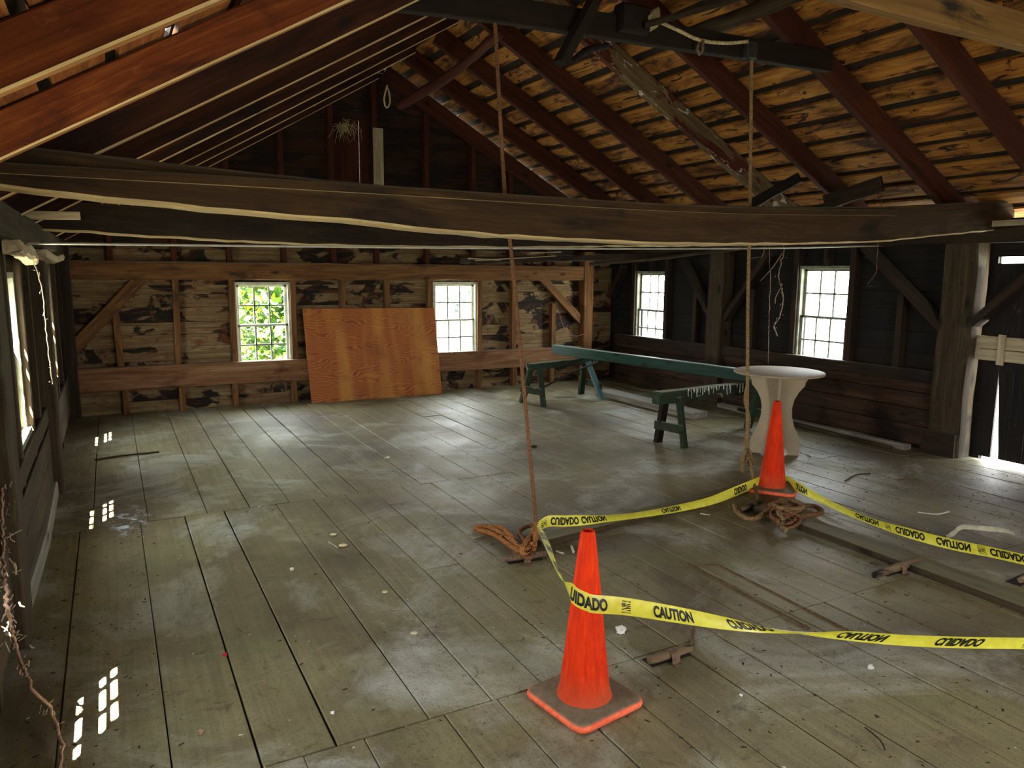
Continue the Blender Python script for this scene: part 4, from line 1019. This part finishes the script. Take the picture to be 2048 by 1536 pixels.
b = MB(); b.sweep(spline([tuple(at_y(1140, 125, 4.3)), tuple(at_y(1175, 100, 4.4)), tuple(at_y(1215, 92, 4.6))], .05), circ(.022, 8), up=(0, 1, 0), smooth=True, jit=.004)
one('stick', b, M['timber_black'], 'short crooked dark stick at the foot of the black strut', 'stick')
# loop hanging by the gable
c_ = at_y(773, 175, 7.2); b = MB()
b.sweep(spline([tuple(c_ + Vector((.01, 0, .02))), tuple(c_), tuple(at_y(768, 200, 7.2)), tuple(at_y(773, 216, 7.2)), tuple(at_y(780, 205, 7.2)), tuple(at_y(777, 180, 7.2)), tuple(c_)], .03), circ(.008, 6), up=(0, 1, 0), smooth=True)
one('rope_loop', b, M['rope_white'], 'small pale loop hanging below the ridge near the far gable', 'rope')
# straw nest in gable
b = MB(); r = random.Random(6); c_ = at_y(690, 252, 9.6)
for k in range(90):
    p = c_ + Vector((r.gauss(0, .07), r.gauss(0, .03), r.gauss(0, .035))); q = p + Vector((r.gauss(0, .06), r.gauss(0, .02), -abs(r.gauss(0, .09))))
    b.sweep([p, p.lerp(q, .5) + Vector((r.gauss(0, .01), 0, 0)), q], circ(.002, 4), up=(0, 1, 0))
tag(one('straw_nest', b, M['rope_white'], 'wisp of straw nest on a stud in the far gable', 'nest'), kind='stuff')

# ---- rough boards and slabs laid overhead
b = MB(); b.beam(tuple(at_y(930, 521, 7.9)), tuple(at_y(1330, 512, 7.9)), .3, .07, seg=14, jit=.008)
one('overhead_slab', b, M['timber_dark'], 'rough slab with torn lower edge overhead before the back wall corner', 'board')
b = MB(); b.sweep(spline([tuple(at_y(1180, 529, 8.6)), tuple(at_y(1300, 518, 7.6)), tuple(at_y(1480, 497, 6.4))], .2), circ(.02, 8), up=(0, 0, 1), smooth=True, jit=.003)
one('pole', b, M['timber_post'], 'thin pole under the rough overhead slab', 'pole')
for k, (a, c2) in enumerate((((938, 517), (1000, 520)), ((952, 521), (1110, 512)), ((1060, 506), (1120, 504)))):
    b = MB(); b.beam(tuple(at_y(*a, 7.7)), tuple(at_y(*c2, 7.7)), .05, .012, seg=3, jit=.002)
    one('wood_splinter', b, M['pale'], ('pale splinter lying at the left end of the overhead slab', 'longest pale splinter lying on the overhead slab', 'short pale splinter at the right end of the overhead slab')[k], 'splinter')
b = MB(); b.beam((-.60, 5.9, 2.035), (-.14, 5.9, 2.05), .10, .052, seg=4, jit=.001)
one('board', b, M['pale'], 'pale sawn board end sticking out above the left wall', 'board')
b = MB(); b.beam(tuple(at_x(1500, 410, 5.9)), tuple(at_x(1600, 355, 6.1)), .05, .10, seg=4, jit=.004)
one('loose_board', b, M['timber_black'], 'dark loose board tilted on the plate below the right rafters', 'board')
b = MB(); b.beam(tuple(at_x(1650, 405, 6.1)), tuple(at_x(1765, 368, 6.2)), .05, .14, seg=4, jit=.004)
one('loose_board', b, M['timber_dark'], 'dark loose board end jutting up near the right eave', 'board')
# broken bright wood on left plate
b = MB(); b.sweep(spline([(XL + .06, 4.35, 1.80), (XL + .06, 4.9, 1.79), (XL + .05, 5.45, 1.755)], .08), rect(.09, .07, .015), jit=.010)
one('broken_board', b, M['pale'], 'pale splintered piece on the left wall plate above the window', 'board')
b = MB(); b.sweep([(XL + .05, 6.3, 1.80), (XL + .09, 6.6, 1.76), (XL + .13, 6.9, 1.79)], rect(.08, .05, .01), jit=.012)
one('broken_board', b, M['pale'], 'small splintered scrap on the left wall plate by the far post', 'board')

# ---- hanging vines
def vine(pts, r, label, mat='bark', tufts=0, seed=1, name='hanging_vine', extra=()):
    root = tag(empty(name, pts[0]), label, 'vine'); rr_ = random.Random(seed)
    sp = spline(pts, .03); b = MB()
    b.sweep([(p[0] + rr_.gauss(0, r * .6), p[1] + rr_.gauss(0, r * .6), p[2]) for p in sp], circ(r, 6), up=(.2, 1, .1), smooth=True)
    for e_ in extra: b.sweep(spline(e_, .03), circ(r * .7, 6), up=(.2, 1, .1), smooth=True)
    b.build('stem', M[mat], root)
    if tufts:
        b = MB()
        for k in range(tufts):
            c = Vector(rr_.choice(sp)[:3]) + Vector((rr_.gauss(0, r * 2.5), rr_.gauss(0, r * 2.5), rr_.gauss(0, .02)))
            q = c + Vector((rr_.gauss(0, .012), rr_.gauss(0, .012), rr_.gauss(-.01, .02)))
            b.sweep([c, c.lerp(q, .5) + Vector((rr_.gauss(0, .004),) * 3), q], circ(rr_.uniform(.001, .0028), 5), up=(.3, 1, 0))
        tag(b.build('tufts', M['tuft'], root), kind='stuff')
ax = lambda px, py, x=6.6: tuple(at_x(px, py, x))
vine([(6.62, ax(1567, 498)[1], 2.51), ax(1567, 498), ax(1561, 530), ax(1558, 560), ax(1565, 590), ax(1562, 625), ax(1548, 653), ax(1556, 672)], .007, 'crooked branching vine hanging between the right wall windows', 'bark', 30, 2,
     extra=([ax(1565, 505), ax(1545, 535), ax(1520, 562)], [ax(1561, 575), ax(1551, 595), ax(1550, 607)]))
vine([(6.6, ax(1539, 500)[1], 2.52), ax(1539, 500), ax(1540, 560), ax(1538, 640), ax(1536, 727)], .004, 'thin straight vine hanging down behind the round table', 'bark', 0, 3)
vine([(6.6, ax(1529, 500)[1], 2.52), ax(1527, 504), ax(1515, 514), ax(1502, 517)], .005, 'short curled vine beside the thick rope', 'bark', 0, 4)
vine([(6.6, ax(1755, 500)[1], 2.52), ax(1755, 510), ax(1752, 545), ax(1735, 568)], .004, 'faint vine hanging right of the near right window', 'bark', 0, 5)
axl = lambda px, py, x=-.36: tuple(at_x(px, py, x))
vine([(-.42, axl(80, 560)[1], 1.86), axl(80, 560), axl(90, 640), axl(98, 715), axl(105, 768)], .0035, 'dusty strand hanging on the left wall beyond the window', 'tuft', 16, 6)
vine([tuple(at_x(2, 900, -.5)), tuple(at_x(6, 1100, -.42)), tuple(at_x(16, 1215, -.36)), tuple(at_z(30, 1290, .30)), tuple(at_z(62, 1375, .22)), tuple(at_z(98, 1412, .12)), tuple(at_z(118, 1470, .05)), tuple(at_z(128, 1560, .01))], .006, 'reddish dry vine creeping down the left wall to the floor', 'vine', 130, 7)
vine([tuple(at_y(188, 648, YB - .05)), tuple(at_y(196, 690, YB - .05)), tuple(at_y(210, 735, YB - .05))], .004, 'thin vine on the brace at the left of the back wall', 'bark', 0, 8)
vine([tuple(at_y(1112, 600, YB - .04)), tuple(at_y(1130, 660, YB - .05)), tuple(at_y(1150, 672, YB - .05)), tuple(at_y(1168, 668, YB - .05))], .005, 'thin vine by the brace at the right of the back wall', 'bark', 0, 9)

# ================================================================= CAUTION TAPE
TW = .073
def make_ribbon(ctrl, step=.015):
    """ctrl: (x,y,z, dx,dy,dz, w) centre, width direction and relative width; returns sampled frames"""
    sp = spline(ctrl, step); fr = []; L = 0
    for i, q in enumerate(sp):
        c = Vector(q[:3]); d = Vector(q[3:6]).normalized()
        if i: L += (c - fr[-1][1]).length
        fr.append((L, c, d, q[6]))
    return fr
def frame_at(fr, s):
    if s <= fr[0][0]: return fr[0]
    lo, hi = 0, len(fr) - 1
    while hi - lo > 1:
        m_ = (lo + hi) // 2
        if fr[m_][0] <= s: lo = m_
        else: hi = m_
    a, b_ = fr[lo], fr[hi]; t = min(1, (s - a[0]) / max(1e-6, b_[0] - a[0]))
    return (s, a[1].lerp(b_[1], t), a[2].lerp(b_[2], t).normalized(), a[3] * (1 - t) + b_[3] * t)
def map_rib(fr, s, v, off):
    _, c, d, w = frame_at(fr, s)
    _, c2, _, _ = frame_at(fr, s + .01); _, c1, _, _ = frame_at(fr, max(0, s - .01))
    t = (c2 - c1)
    if t.length < 1e-6: t = Vector((1, 0, 0))
    n = t.normalized().cross(d).normalized()
    cup = .004 * (1 - (2 * v) ** 2)
    return c + d * (v * TW * w) + n * (off + cup)
def ribbon_mesh(fr, parent):
    b = MB(); cols = 7
    for side in (0,):
        base = len(b.v)
        for (s, c, d, w) in fr:
            for j in range(cols): b.v.append(map_rib(fr, s, j / (cols - 1) - .5, 0))
        for i in range(len(fr) - 1):
            for j in range(cols - 1):
                a = base + i * cols + j; idx = (a, a + 1, a + cols + 1, a + cols); b.face(idx, tuple(tuple(b.v[k]) for k in idx), True)
    return b.build('tape_span', M['tape'], parent)
def text_polys(txt, h, bold=.0, squeeze=.62):
    cu = bpy.data.curves.new('t', 'FONT'); cu.body = txt; cu.size = 1.0; cu.offset = bold; cu.resolution_u = 4; cu.align_x = 'CENTER'
    o = bpy.data.objects.new('t', cu); COL.objects.link(o)
    dg = bpy.context.evaluated_depsgraph_get(); dg.update()
    me = bpy.data.meshes.new_from_object(o.evaluated_get(dg))
    vs = [v.co.copy() for v in me.vertices]; fs = [tuple(p.vertices) for p in me.polygons]
    bpy.data.objects.remove(o); bpy.data.curves.remove(cu); bpy.data.meshes.remove(me)
    zmin, zmax = min(v.y for v in vs), max(v.y for v in vs); k = h / (zmax - zmin)
    xm = (min(v.x for v in vs) + max(v.x for v in vs)) / 2
    return [((v.x - xm) * k * squeeze, (v.y - (zmin + zmax) / 2) * k) for v in vs], fs
TXT = {k: text_polys(k, .051, .048, .66) for k in ('CAUTION', 'CUIDADO')}
TXT['MADE IN USA'] = text_polys('MADE IN USA', .0065, .02, .8); TXT['Empire'] = text_polys('Empire', .009, .02, .9)
def put(b, fr, polys, s0, v0=0.0, flip=1, mir=1, off=.0020):
    vs, fs = polys
    for sg in (-1, 1):
        base = len(b.v)
        for (x, y) in vs: b.v.append(map_rib(fr, s0 + mir * x, (v0 + flip * y) / TW, off * sg))
        for f in fs:
            idx = tuple(base + i for i in f); b.face(idx, tuple(tuple(b.v[k]) for k in idx))
def logo(b, fr, s0, flip, mir):
    W_, H_ = .040, .030
    P = []
    fs = []
    def q(pts):
        i = len(P); P.extend(pts); fs.append(tuple(range(i, i + len(pts))))
    # canton with light dots left open = grid of small squares, and slanted stripes
    # dotted canton: a dark block with pale round gaps, as a frame of bars and crossings
    for i in range(5): q([(-.020 + i * .0042, .0155), (-.0183 + i * .0042, .0155), (-.0183 + i * .0042, .0005), (-.020 + i * .0042, .0005)])
    for j in range(4): q([(-.020, .0155 - j * .0044), (-.0015, .0155 - j * .0044), (-.0015, .0137 - j * .0044), (-.020, .0137 - j * .0044)])
    # four slanted stripes
    q([(.001, .0095), (.020, .0155), (.020, .0115), (.001, .0050)])
    q([(.001, .0010), (.020, .0075), (.020, .0030), (.001, -.0035)])
    q([(-.020, -.0100), (-.001, -.0035), (.020, -.0010), (.020, -.0050), (-.001, -.0075), (-.020, -.0145)])
    q([(-.008, -.0150), (.020, -.0090), (.020, -.0150)])
    put(b, fr, (P, fs), s0, 0, flip, mir)
    put(b, fr, TXT['Empire'], s0 - .004 * mir, .0225 * flip, flip, mir); put(b, fr, TXT['MADE IN USA'], s0, -.0235 * flip, flip, mir)
    q2 = ([(.012, .024), (.019, .024), (.019, .027), (.024, .0225), (.019, .018), (.019, .021), (.012, .021)], [tuple(range(7))])
    put(b, fr, q2, s0, 0, flip, mir)
tape_root = tag(empty('caution_tape', (1.5, 2.2, 0.4)), 'yellow caution tape with black lettering strung round both cones and the rope', 'tape')
def letter(fr, items, parent):
    for (kind, s, flip, mir) in items:
        if s < .0 or s > fr[-1][0] - .0: continue
        b = MB()
        if kind == 'logo': logo(b, fr, s, flip, mir)
        else: put(b, fr, TXT[kind], s, 0, flip, mir)
        b.build('flag_emblem' if kind == 'logo' else 'lettering', M['ink'], parent)
def s_at(fr, px, py=None):
    """arc position whose centre is nearest to a picture column"""
    best = None
    for (s, c, d, w) in fr:
        q = ROT.transposed() @ (c - EYE); x = 1024 + FPX * q.x / -q.z
        if best is None or abs(x - px) < best[0]: best = (abs(x - px), s)
    return best[1]
# span A: round the front cone then away to the right
cc = Vector((1.574, 2.298))
def on_cone(ang, z, extra=.003):
    r = .0995 + (.034 - .0995) * (z - .07) / .59 + extra; a = math.radians(ang); return (cc.x + r * math.cos(a), cc.y + r * math.sin(a), z)
sl_ = (0.0, 0.0, 1.0)
def ctl(p, d=(0, 0, 1), w=1.0): return (*p, *d, w)
A0 = []
for ang, z in ((165, .462), (190, .458), (215, .452), (240, .445), (262, .436)):
    a = math.radians(ang); A0.append(ctl(on_cone(ang, z, .004), (-.11 * math.cos(a), -.11 * math.sin(a), 1)))
zA = lambda px, py, z: tuple(at_z(px, py, z))
A1 = [ctl(zA(1251, 1213, .405), (-.05, .05, 1)), ctl(zA(1345, 1228, .34), (-.15, .12, 1)), ctl(zA(1450, 1246, .27), (-.45, .45, .8)),
      ctl(zA(1560, 1262, .22), (-.62, .75, .12)), ctl(zA(1680, 1270, .20), (-.45, .6, -.62), 1.0), ctl(zA(1800, 1280, .19), (-.35, .5, -.75)),
      ctl(zA(1920, 1285, .18), (-.32, .45, -.8)), ctl(zA(2048, 1287, .18), (-.32, .45, -.8)), ctl(zA(2300, 1290, .2), (-.32, .45, -.8))]
frA = make_ribbon(A0 + A1)
oA = ribbon_mesh(frA, tape_root)
MIR = 1
letter(frA, [('CUIDADO', s_at(frA, 1166), 1, 1), ('logo', s_at(frA, 1251), 1, 1), ('CAUTION', s_at(frA, 1344), 1, 1), ('CUIDADO', s_at(frA, 1498), 1, 1),
             ('CAUTION', s_at(frA, 1727), 1, 1), ('CUIDADO', s_at(frA, 1917), 1, 1), ('logo', s_at(frA, 2060), 1, 1)], oA)
# span B: front cone up to the left rope
k1 = Vector(r1b)
B0 = [ctl(on_cone(165, .462, .004), (.1, 0, 1)), ctl(tuple(at_y(1128, 1168, 2.5)), (-.5, 0, .85), .8), ctl(tuple(at_y(1108, 1125, 2.8)), (-.7, 0, .7), .7), ctl(tuple(at_y(1092, 1085, 3.25)), (-.85, 0, .5), .8),
      ctl(tuple(at_y(1080, 1058, 3.6)), (-.8, 0, .5), .7), ctl((k1.x + .012, k1.y - .02, k1.z - .03), (-.5, 0, .85), .6)]
frB = make_ribbon(B0); oB = ribbon_mesh(frB, tape_root)
letter(frB, [('CAUTION', .45, 1, 1), ('CUIDADO', .85, 1, 1), ('CAUTION', 1.2, 1, 1)], oB)
# span C: rope to the far cone
C0 = [ctl((k1.x - .005, k1.y - .01, k1.z - .045), (0, 0, 1), .9), ctl(tuple(at_y(1095, 1043, 3.83)), (0, 0, 1)), ctl(tuple(at_y(1135, 1042, 3.81)), (0, .05, 1)), ctl(tuple(at_y(1200, 1038, 3.80)), (0, .75, .6), .8), ctl(tuple(at_y(1270, 1031, 3.82)), (0, .8, .45), .7),
      ctl(tuple(at_y(1350, 1018, 3.87)), (0, .7, .6), .75), ctl(tuple(at_y(1420, 1002, 3.93)), (0, .55, .8), .8), ctl(tuple(at_y(1470, 983, 4.02)), (0, .2, 1)), ctl(tuple(at_y(1518, 963, 4.14)), (0, .1, 1)), ctl(tuple(at_y(1534, 956, 4.19)), (0, .1, 1))]
frC = make_ribbon(C0); oC = ribbon_mesh(frC, tape_root)
letter(frC, [('logo', .06, -1, 1), ('CUIDADO', s_at(frC, 1129), -1, 1), ('CAUTION', s_at(frC, 1188), -1, 1), ('CAUTION', s_at(frC, 1342), -1, 1), ('CUIDADO', s_at(frC, 1480), -1, 1)], oC)
# span D: far cone away to the right
D0 = [ctl(tuple(at_y(1534, 956, 4.19)), (0, .1, 1)), ctl(tuple(at_y(1556, 954, 4.20)), (0, .1, 1)), ctl(tuple(at_y(1575, 962, 4.13)), (0, .1, 1)), ctl(tuple(at_z(1600, 976, .085)), (.2, .3, .9)), ctl(tuple(at_z(1640, 998, .06)), (.4, .5, .7), .9),
      ctl(tuple(at_z(1700, 1026, .06)), (.6, .6, .45), .9), ctl(tuple(at_z(1760, 1049, .06)), (.6, .6, .5), .9), ctl(tuple(at_z(1820, 1067, .07)), (.5, .5, .7)), ctl(tuple(at_z(1900, 1088, .08)), (.5, .5, .75)), ctl(tuple(at_z(1980, 1104, .09)), (.5, .5, .6)), ctl(tuple(at_z(2048, 1119, .10)), (.5, .5, .55)), ctl(tuple(at_z(2200, 1152, .12)), (.5, .5, .55))]
frD = make_ribbon(D0); oD = ribbon_mesh(frD, tape_root)
letter(frD, [('CAUTION', s_at(frD, 1600), -1, 1), ('CAUTION', s_at(frD, 1732), -1, 1), ('logo', s_at(frD, 1775), -1, 1), ('CUIDADO', s_at(frD, 1822), -1, 1), ('CAUTION', s_at(frD, 1903), -1, 1), ('logo', s_at(frD, 1962), -1, 1), ('CUIDADO', s_at(frD, 2020), -1, 1)], oD)

# ================================================================= LITTER ON THE FLOOR
def disc(px, py, r, label):
    c = at_z(px, py, .004); b = MB(); lathe(b, [(0, .001), (r * .97, .001), (r, .0025), (r * .97, .004), (0, .004)], 24, (c.x, c.y, 0))
    for v in b.v: v.z += 0
    one('card_disc', b, M['disc'], label, 'disc', 'pale discs on the floorboards', origin=(c.x, c.y, 0))
disc(667, 1068, .022, 'pale disc on the floorboards, furthest of the four'); disc(686, 1090, .027, 'largest pale disc on the floorboards with a twig beside it')
disc(770, 1183, .016, 'pale disc on the floorboards left of the front cone tip'); disc(828, 1265, .016, 'pale disc on the floorboards, nearest of the four')
def twig(pts, r, label, mat='chip_brown', z=.006):
    b = MB(); b.sweep(spline([tuple(at_z(px, py, z + r)) for px, py in pts], .03), circ(r, 6), up=(0, 0, 1), smooth=True, jit=r * .15); one('twig', b, M[mat], label, 'twig')
twig([(657, 1084), (668, 1090), (676, 1096)], .003, 'tiny pale twig beside the largest disc', 'chip')
twig([(190, 920), (240, 912), (318, 904)], .009, 'long dark twig on the floor near the far left corner', 'chip_dark')
twig([(1120, 1092), (1150, 1106)], .006, 'small pale stick just left of the front cone tip', 'chip') if False else None
twig([(1112, 1102), (1127, 1107)], .006, 'short pale twig beside the rusty bolt', 'chip')
twig([(1143, 1092), (1147, 1104)], .008, 'stubby pale peg left of the front cone tip', 'chip')
twig([(1400, 1027), (1420, 1030)], .004, 'small twig near the batten before the far cone', 'chip') 
twig([(1614, 907), (1625, 912)], .011, 'white chalk-like stub beside the round table foot', 'paper')
twig([(1690, 962), (1712, 950), (1740, 947)], .006, 'forked dark twig on the floor right of the far cone', 'chip_dark')
twig([(1795, 960), (1815, 958), (1850, 964)], .006, 'brown curled bark strip on the floor towards the plank door', 'chip_brown')
twig([(930, 1068), (945, 1076), (968, 1070)], .002, 'thin loose rope fibre beside the frayed tangle', 'rope_white')
twig([(1730, 1455), (1760, 1480), (1770, 1500)], .003, 'thin dry stem in the lower right corner', 'chip_dark')
def crumple(px, py, r, label, mat='paper', name='paper_scrap', flat=.6, seed=1, n=9):
    c = at_z(px, py, 0); rr_ = random.Random(seed); b = MB()
    lathe(b, [(r * math.sin(math.pi * k / 6) + 1e-4, r * flat * (1 - math.cos(math.pi * k / 6))) for k in range(7)], n, (c.x, c.y, .001))
    for v in b.v: v.x += rr_.gauss(0, r * .18); v.y += rr_.gauss(0, r * .18); v.z = max(.0005, v.z + rr_.gauss(0, r * .15))
    b.sm = [False] * len(b.sm)
    one(name, b, M[mat], label, 'litter', origin=(c.x, c.y, 0))
crumple(1242, 1266, .026, 'crumpled white plaster lump right of the front cone', seed=2)
crumple(584, 1141, .013, 'small white crumpled scrap on the left floorboards', seed=3)
crumple(450, 1312, .011, 'small bright red flower scrap on the floorboards', 'red', 'flower_scrap', .5, 4)
crumple(665, 1428, .008, 'tiny white flake near the lower left board joint', seed=5)
crumple(1741, 1338, .014, 'white flaky scrap under the near tape on the right', seed=6)
crumple(1482, 1392, .007, 'tiny white pebble before the tape in the lower middle', seed=7)
crumple(775, 916, .03, 'flat pale flake on the mid floorboards', 'chip', 'bark_flake', .12, 8)
crumple(957, 921, .026, 'flat pale flake right of the mid floorboards flake', 'chip', 'bark_flake', .12, 9)
crumple(1068, 894, .03, 'dark leaf clump before the far sawhorse', 'chip_dark', 'leaf_clump', .25, 10)
crumple(400, 1467, .013, 'reddish bark sliver near the bottom left', 'vine', 'bark_flake', .2, 11)
# torn piece of tape on the right
ctlT = [ctl(tuple(at_z(1893, 1074, .01)), (.3, .4, .2), .4), ctl(tuple(at_z(1908, 1066, .03)), (.3, .4, .6), .5), ctl(tuple(at_z(1925, 1054, .05)), (.4, .5, .75), .45), ctl(tuple(at_z(1970, 1057, .045)), (.4, .5, .7), .5), ctl(tuple(at_z(2012, 1061, .02)), (.4, .5, .5), .5), ctl(tuple(at_z(2030, 1068, .015)), (.4, .5, .4), .45)]
fr = make_ribbon(ctlT); b = MB(); cols = 5
for (s, c, d, w) in fr:
    for j in range(cols): b.v.append(map_rib(fr, s, j / (cols - 1) - .5, 0))
for i in range(len(fr) - 1):
    for j in range(cols - 1):
        a = i * cols + j; idx = (a, a + 1, a + cols + 1, a + cols); b.face(idx, tuple(tuple(b.v[k]) for k in idx), True)
one('torn_tape', b, M['torn'], 'torn faded strip of old tape lying on the right floorboards', 'tape')
b = MB(); b.sweep(spline([tuple(at_z(x, y_, .012)) for x, y_ in ((1836, 1024), (1855, 1027), (1878, 1028), (1898, 1023))], .03), rect(.012, .004), up=(0, 0, 1))
one('white_strip', b, M['paper'], 'thin white strip on the floor beyond the right tape', 'litter')
# fine litter: nobody could count it
def litter(n, mat, label, seed, smin, smax, zones, flat=.35):
    r = random.Random(seed); b = MB()
    for k in range(n):
        z = r.choices(zones, [q[4] for q in zones])[0]
        x = r.uniform(z[0], z[1]); y = r.uniform(z[2], z[3]); s = smin * (smax / smin) ** (r.random() ** 2.2)
        a = r.uniform(0, 6.28); el = r.uniform(.8, 2.2); ca, sa = math.cos(a), math.sin(a); base = len(b.v)
        h = s * flat * r.uniform(.4, 1.2)
        for (u, v) in ((-1, -.6), (.9, -.8), (1.1, .5), (-.7, .8)):
            u *= s * el * r.uniform(.7, 1.2) * .6; v *= s * r.uniform(.6, 1.1) * .6
            b.v.append(Vector((x + u * ca - v * sa, y + u * sa + v * ca, .001)))
        b.v.append(Vector((x + r.uniform(-s, s) * .2, y, .001 + h)))
        for j in range(4):
            idx = (base + j, base + (j + 1) % 4, base + 4); b.face(idx, tuple(tuple(b.v[k2]) for k2 in idx))
    return tag(b.build('floor_litter', M[mat]), label, 'litter', None, 'stuff')
ALLZ = (-.4, 6.8, 1.2, 9.5, 10)
litter(5200, 'chip_dark', 'fine dark dirt and leaf bits strewn over the floorboards', 1, .0022, .013, [ALLZ, (-.42, .1, 2.2, 8.5, 5), (4.2, 6.8, 2.5, 6.5, 6), (1.5, 4, 1.2, 3.5, 2)])
litter(1500, 'chip', 'fine pale wood chips strewn over the floorboards', 2, .002, .010, [ALLZ, (4.4, 6.6, 2.6, 4.6, 5), (-.4, 1.0, 2.0, 6, 2)])
litter(1800, 'chip_brown', 'brown bark crumbs gathered along the walls and battens', 3, .003, .018, [(5.6, 6.85, 3.2, 8, 8), (4.6, 6.7, 2.8, 4.4, 6), (-.43, -.1, 3, 9, 3), (3.3, 4.0, 1.3, 2.4, 3), (1.9, 2.5, 3.5, 3.8, 3), (4.5, 6.5, 2.6, 5, 4)])
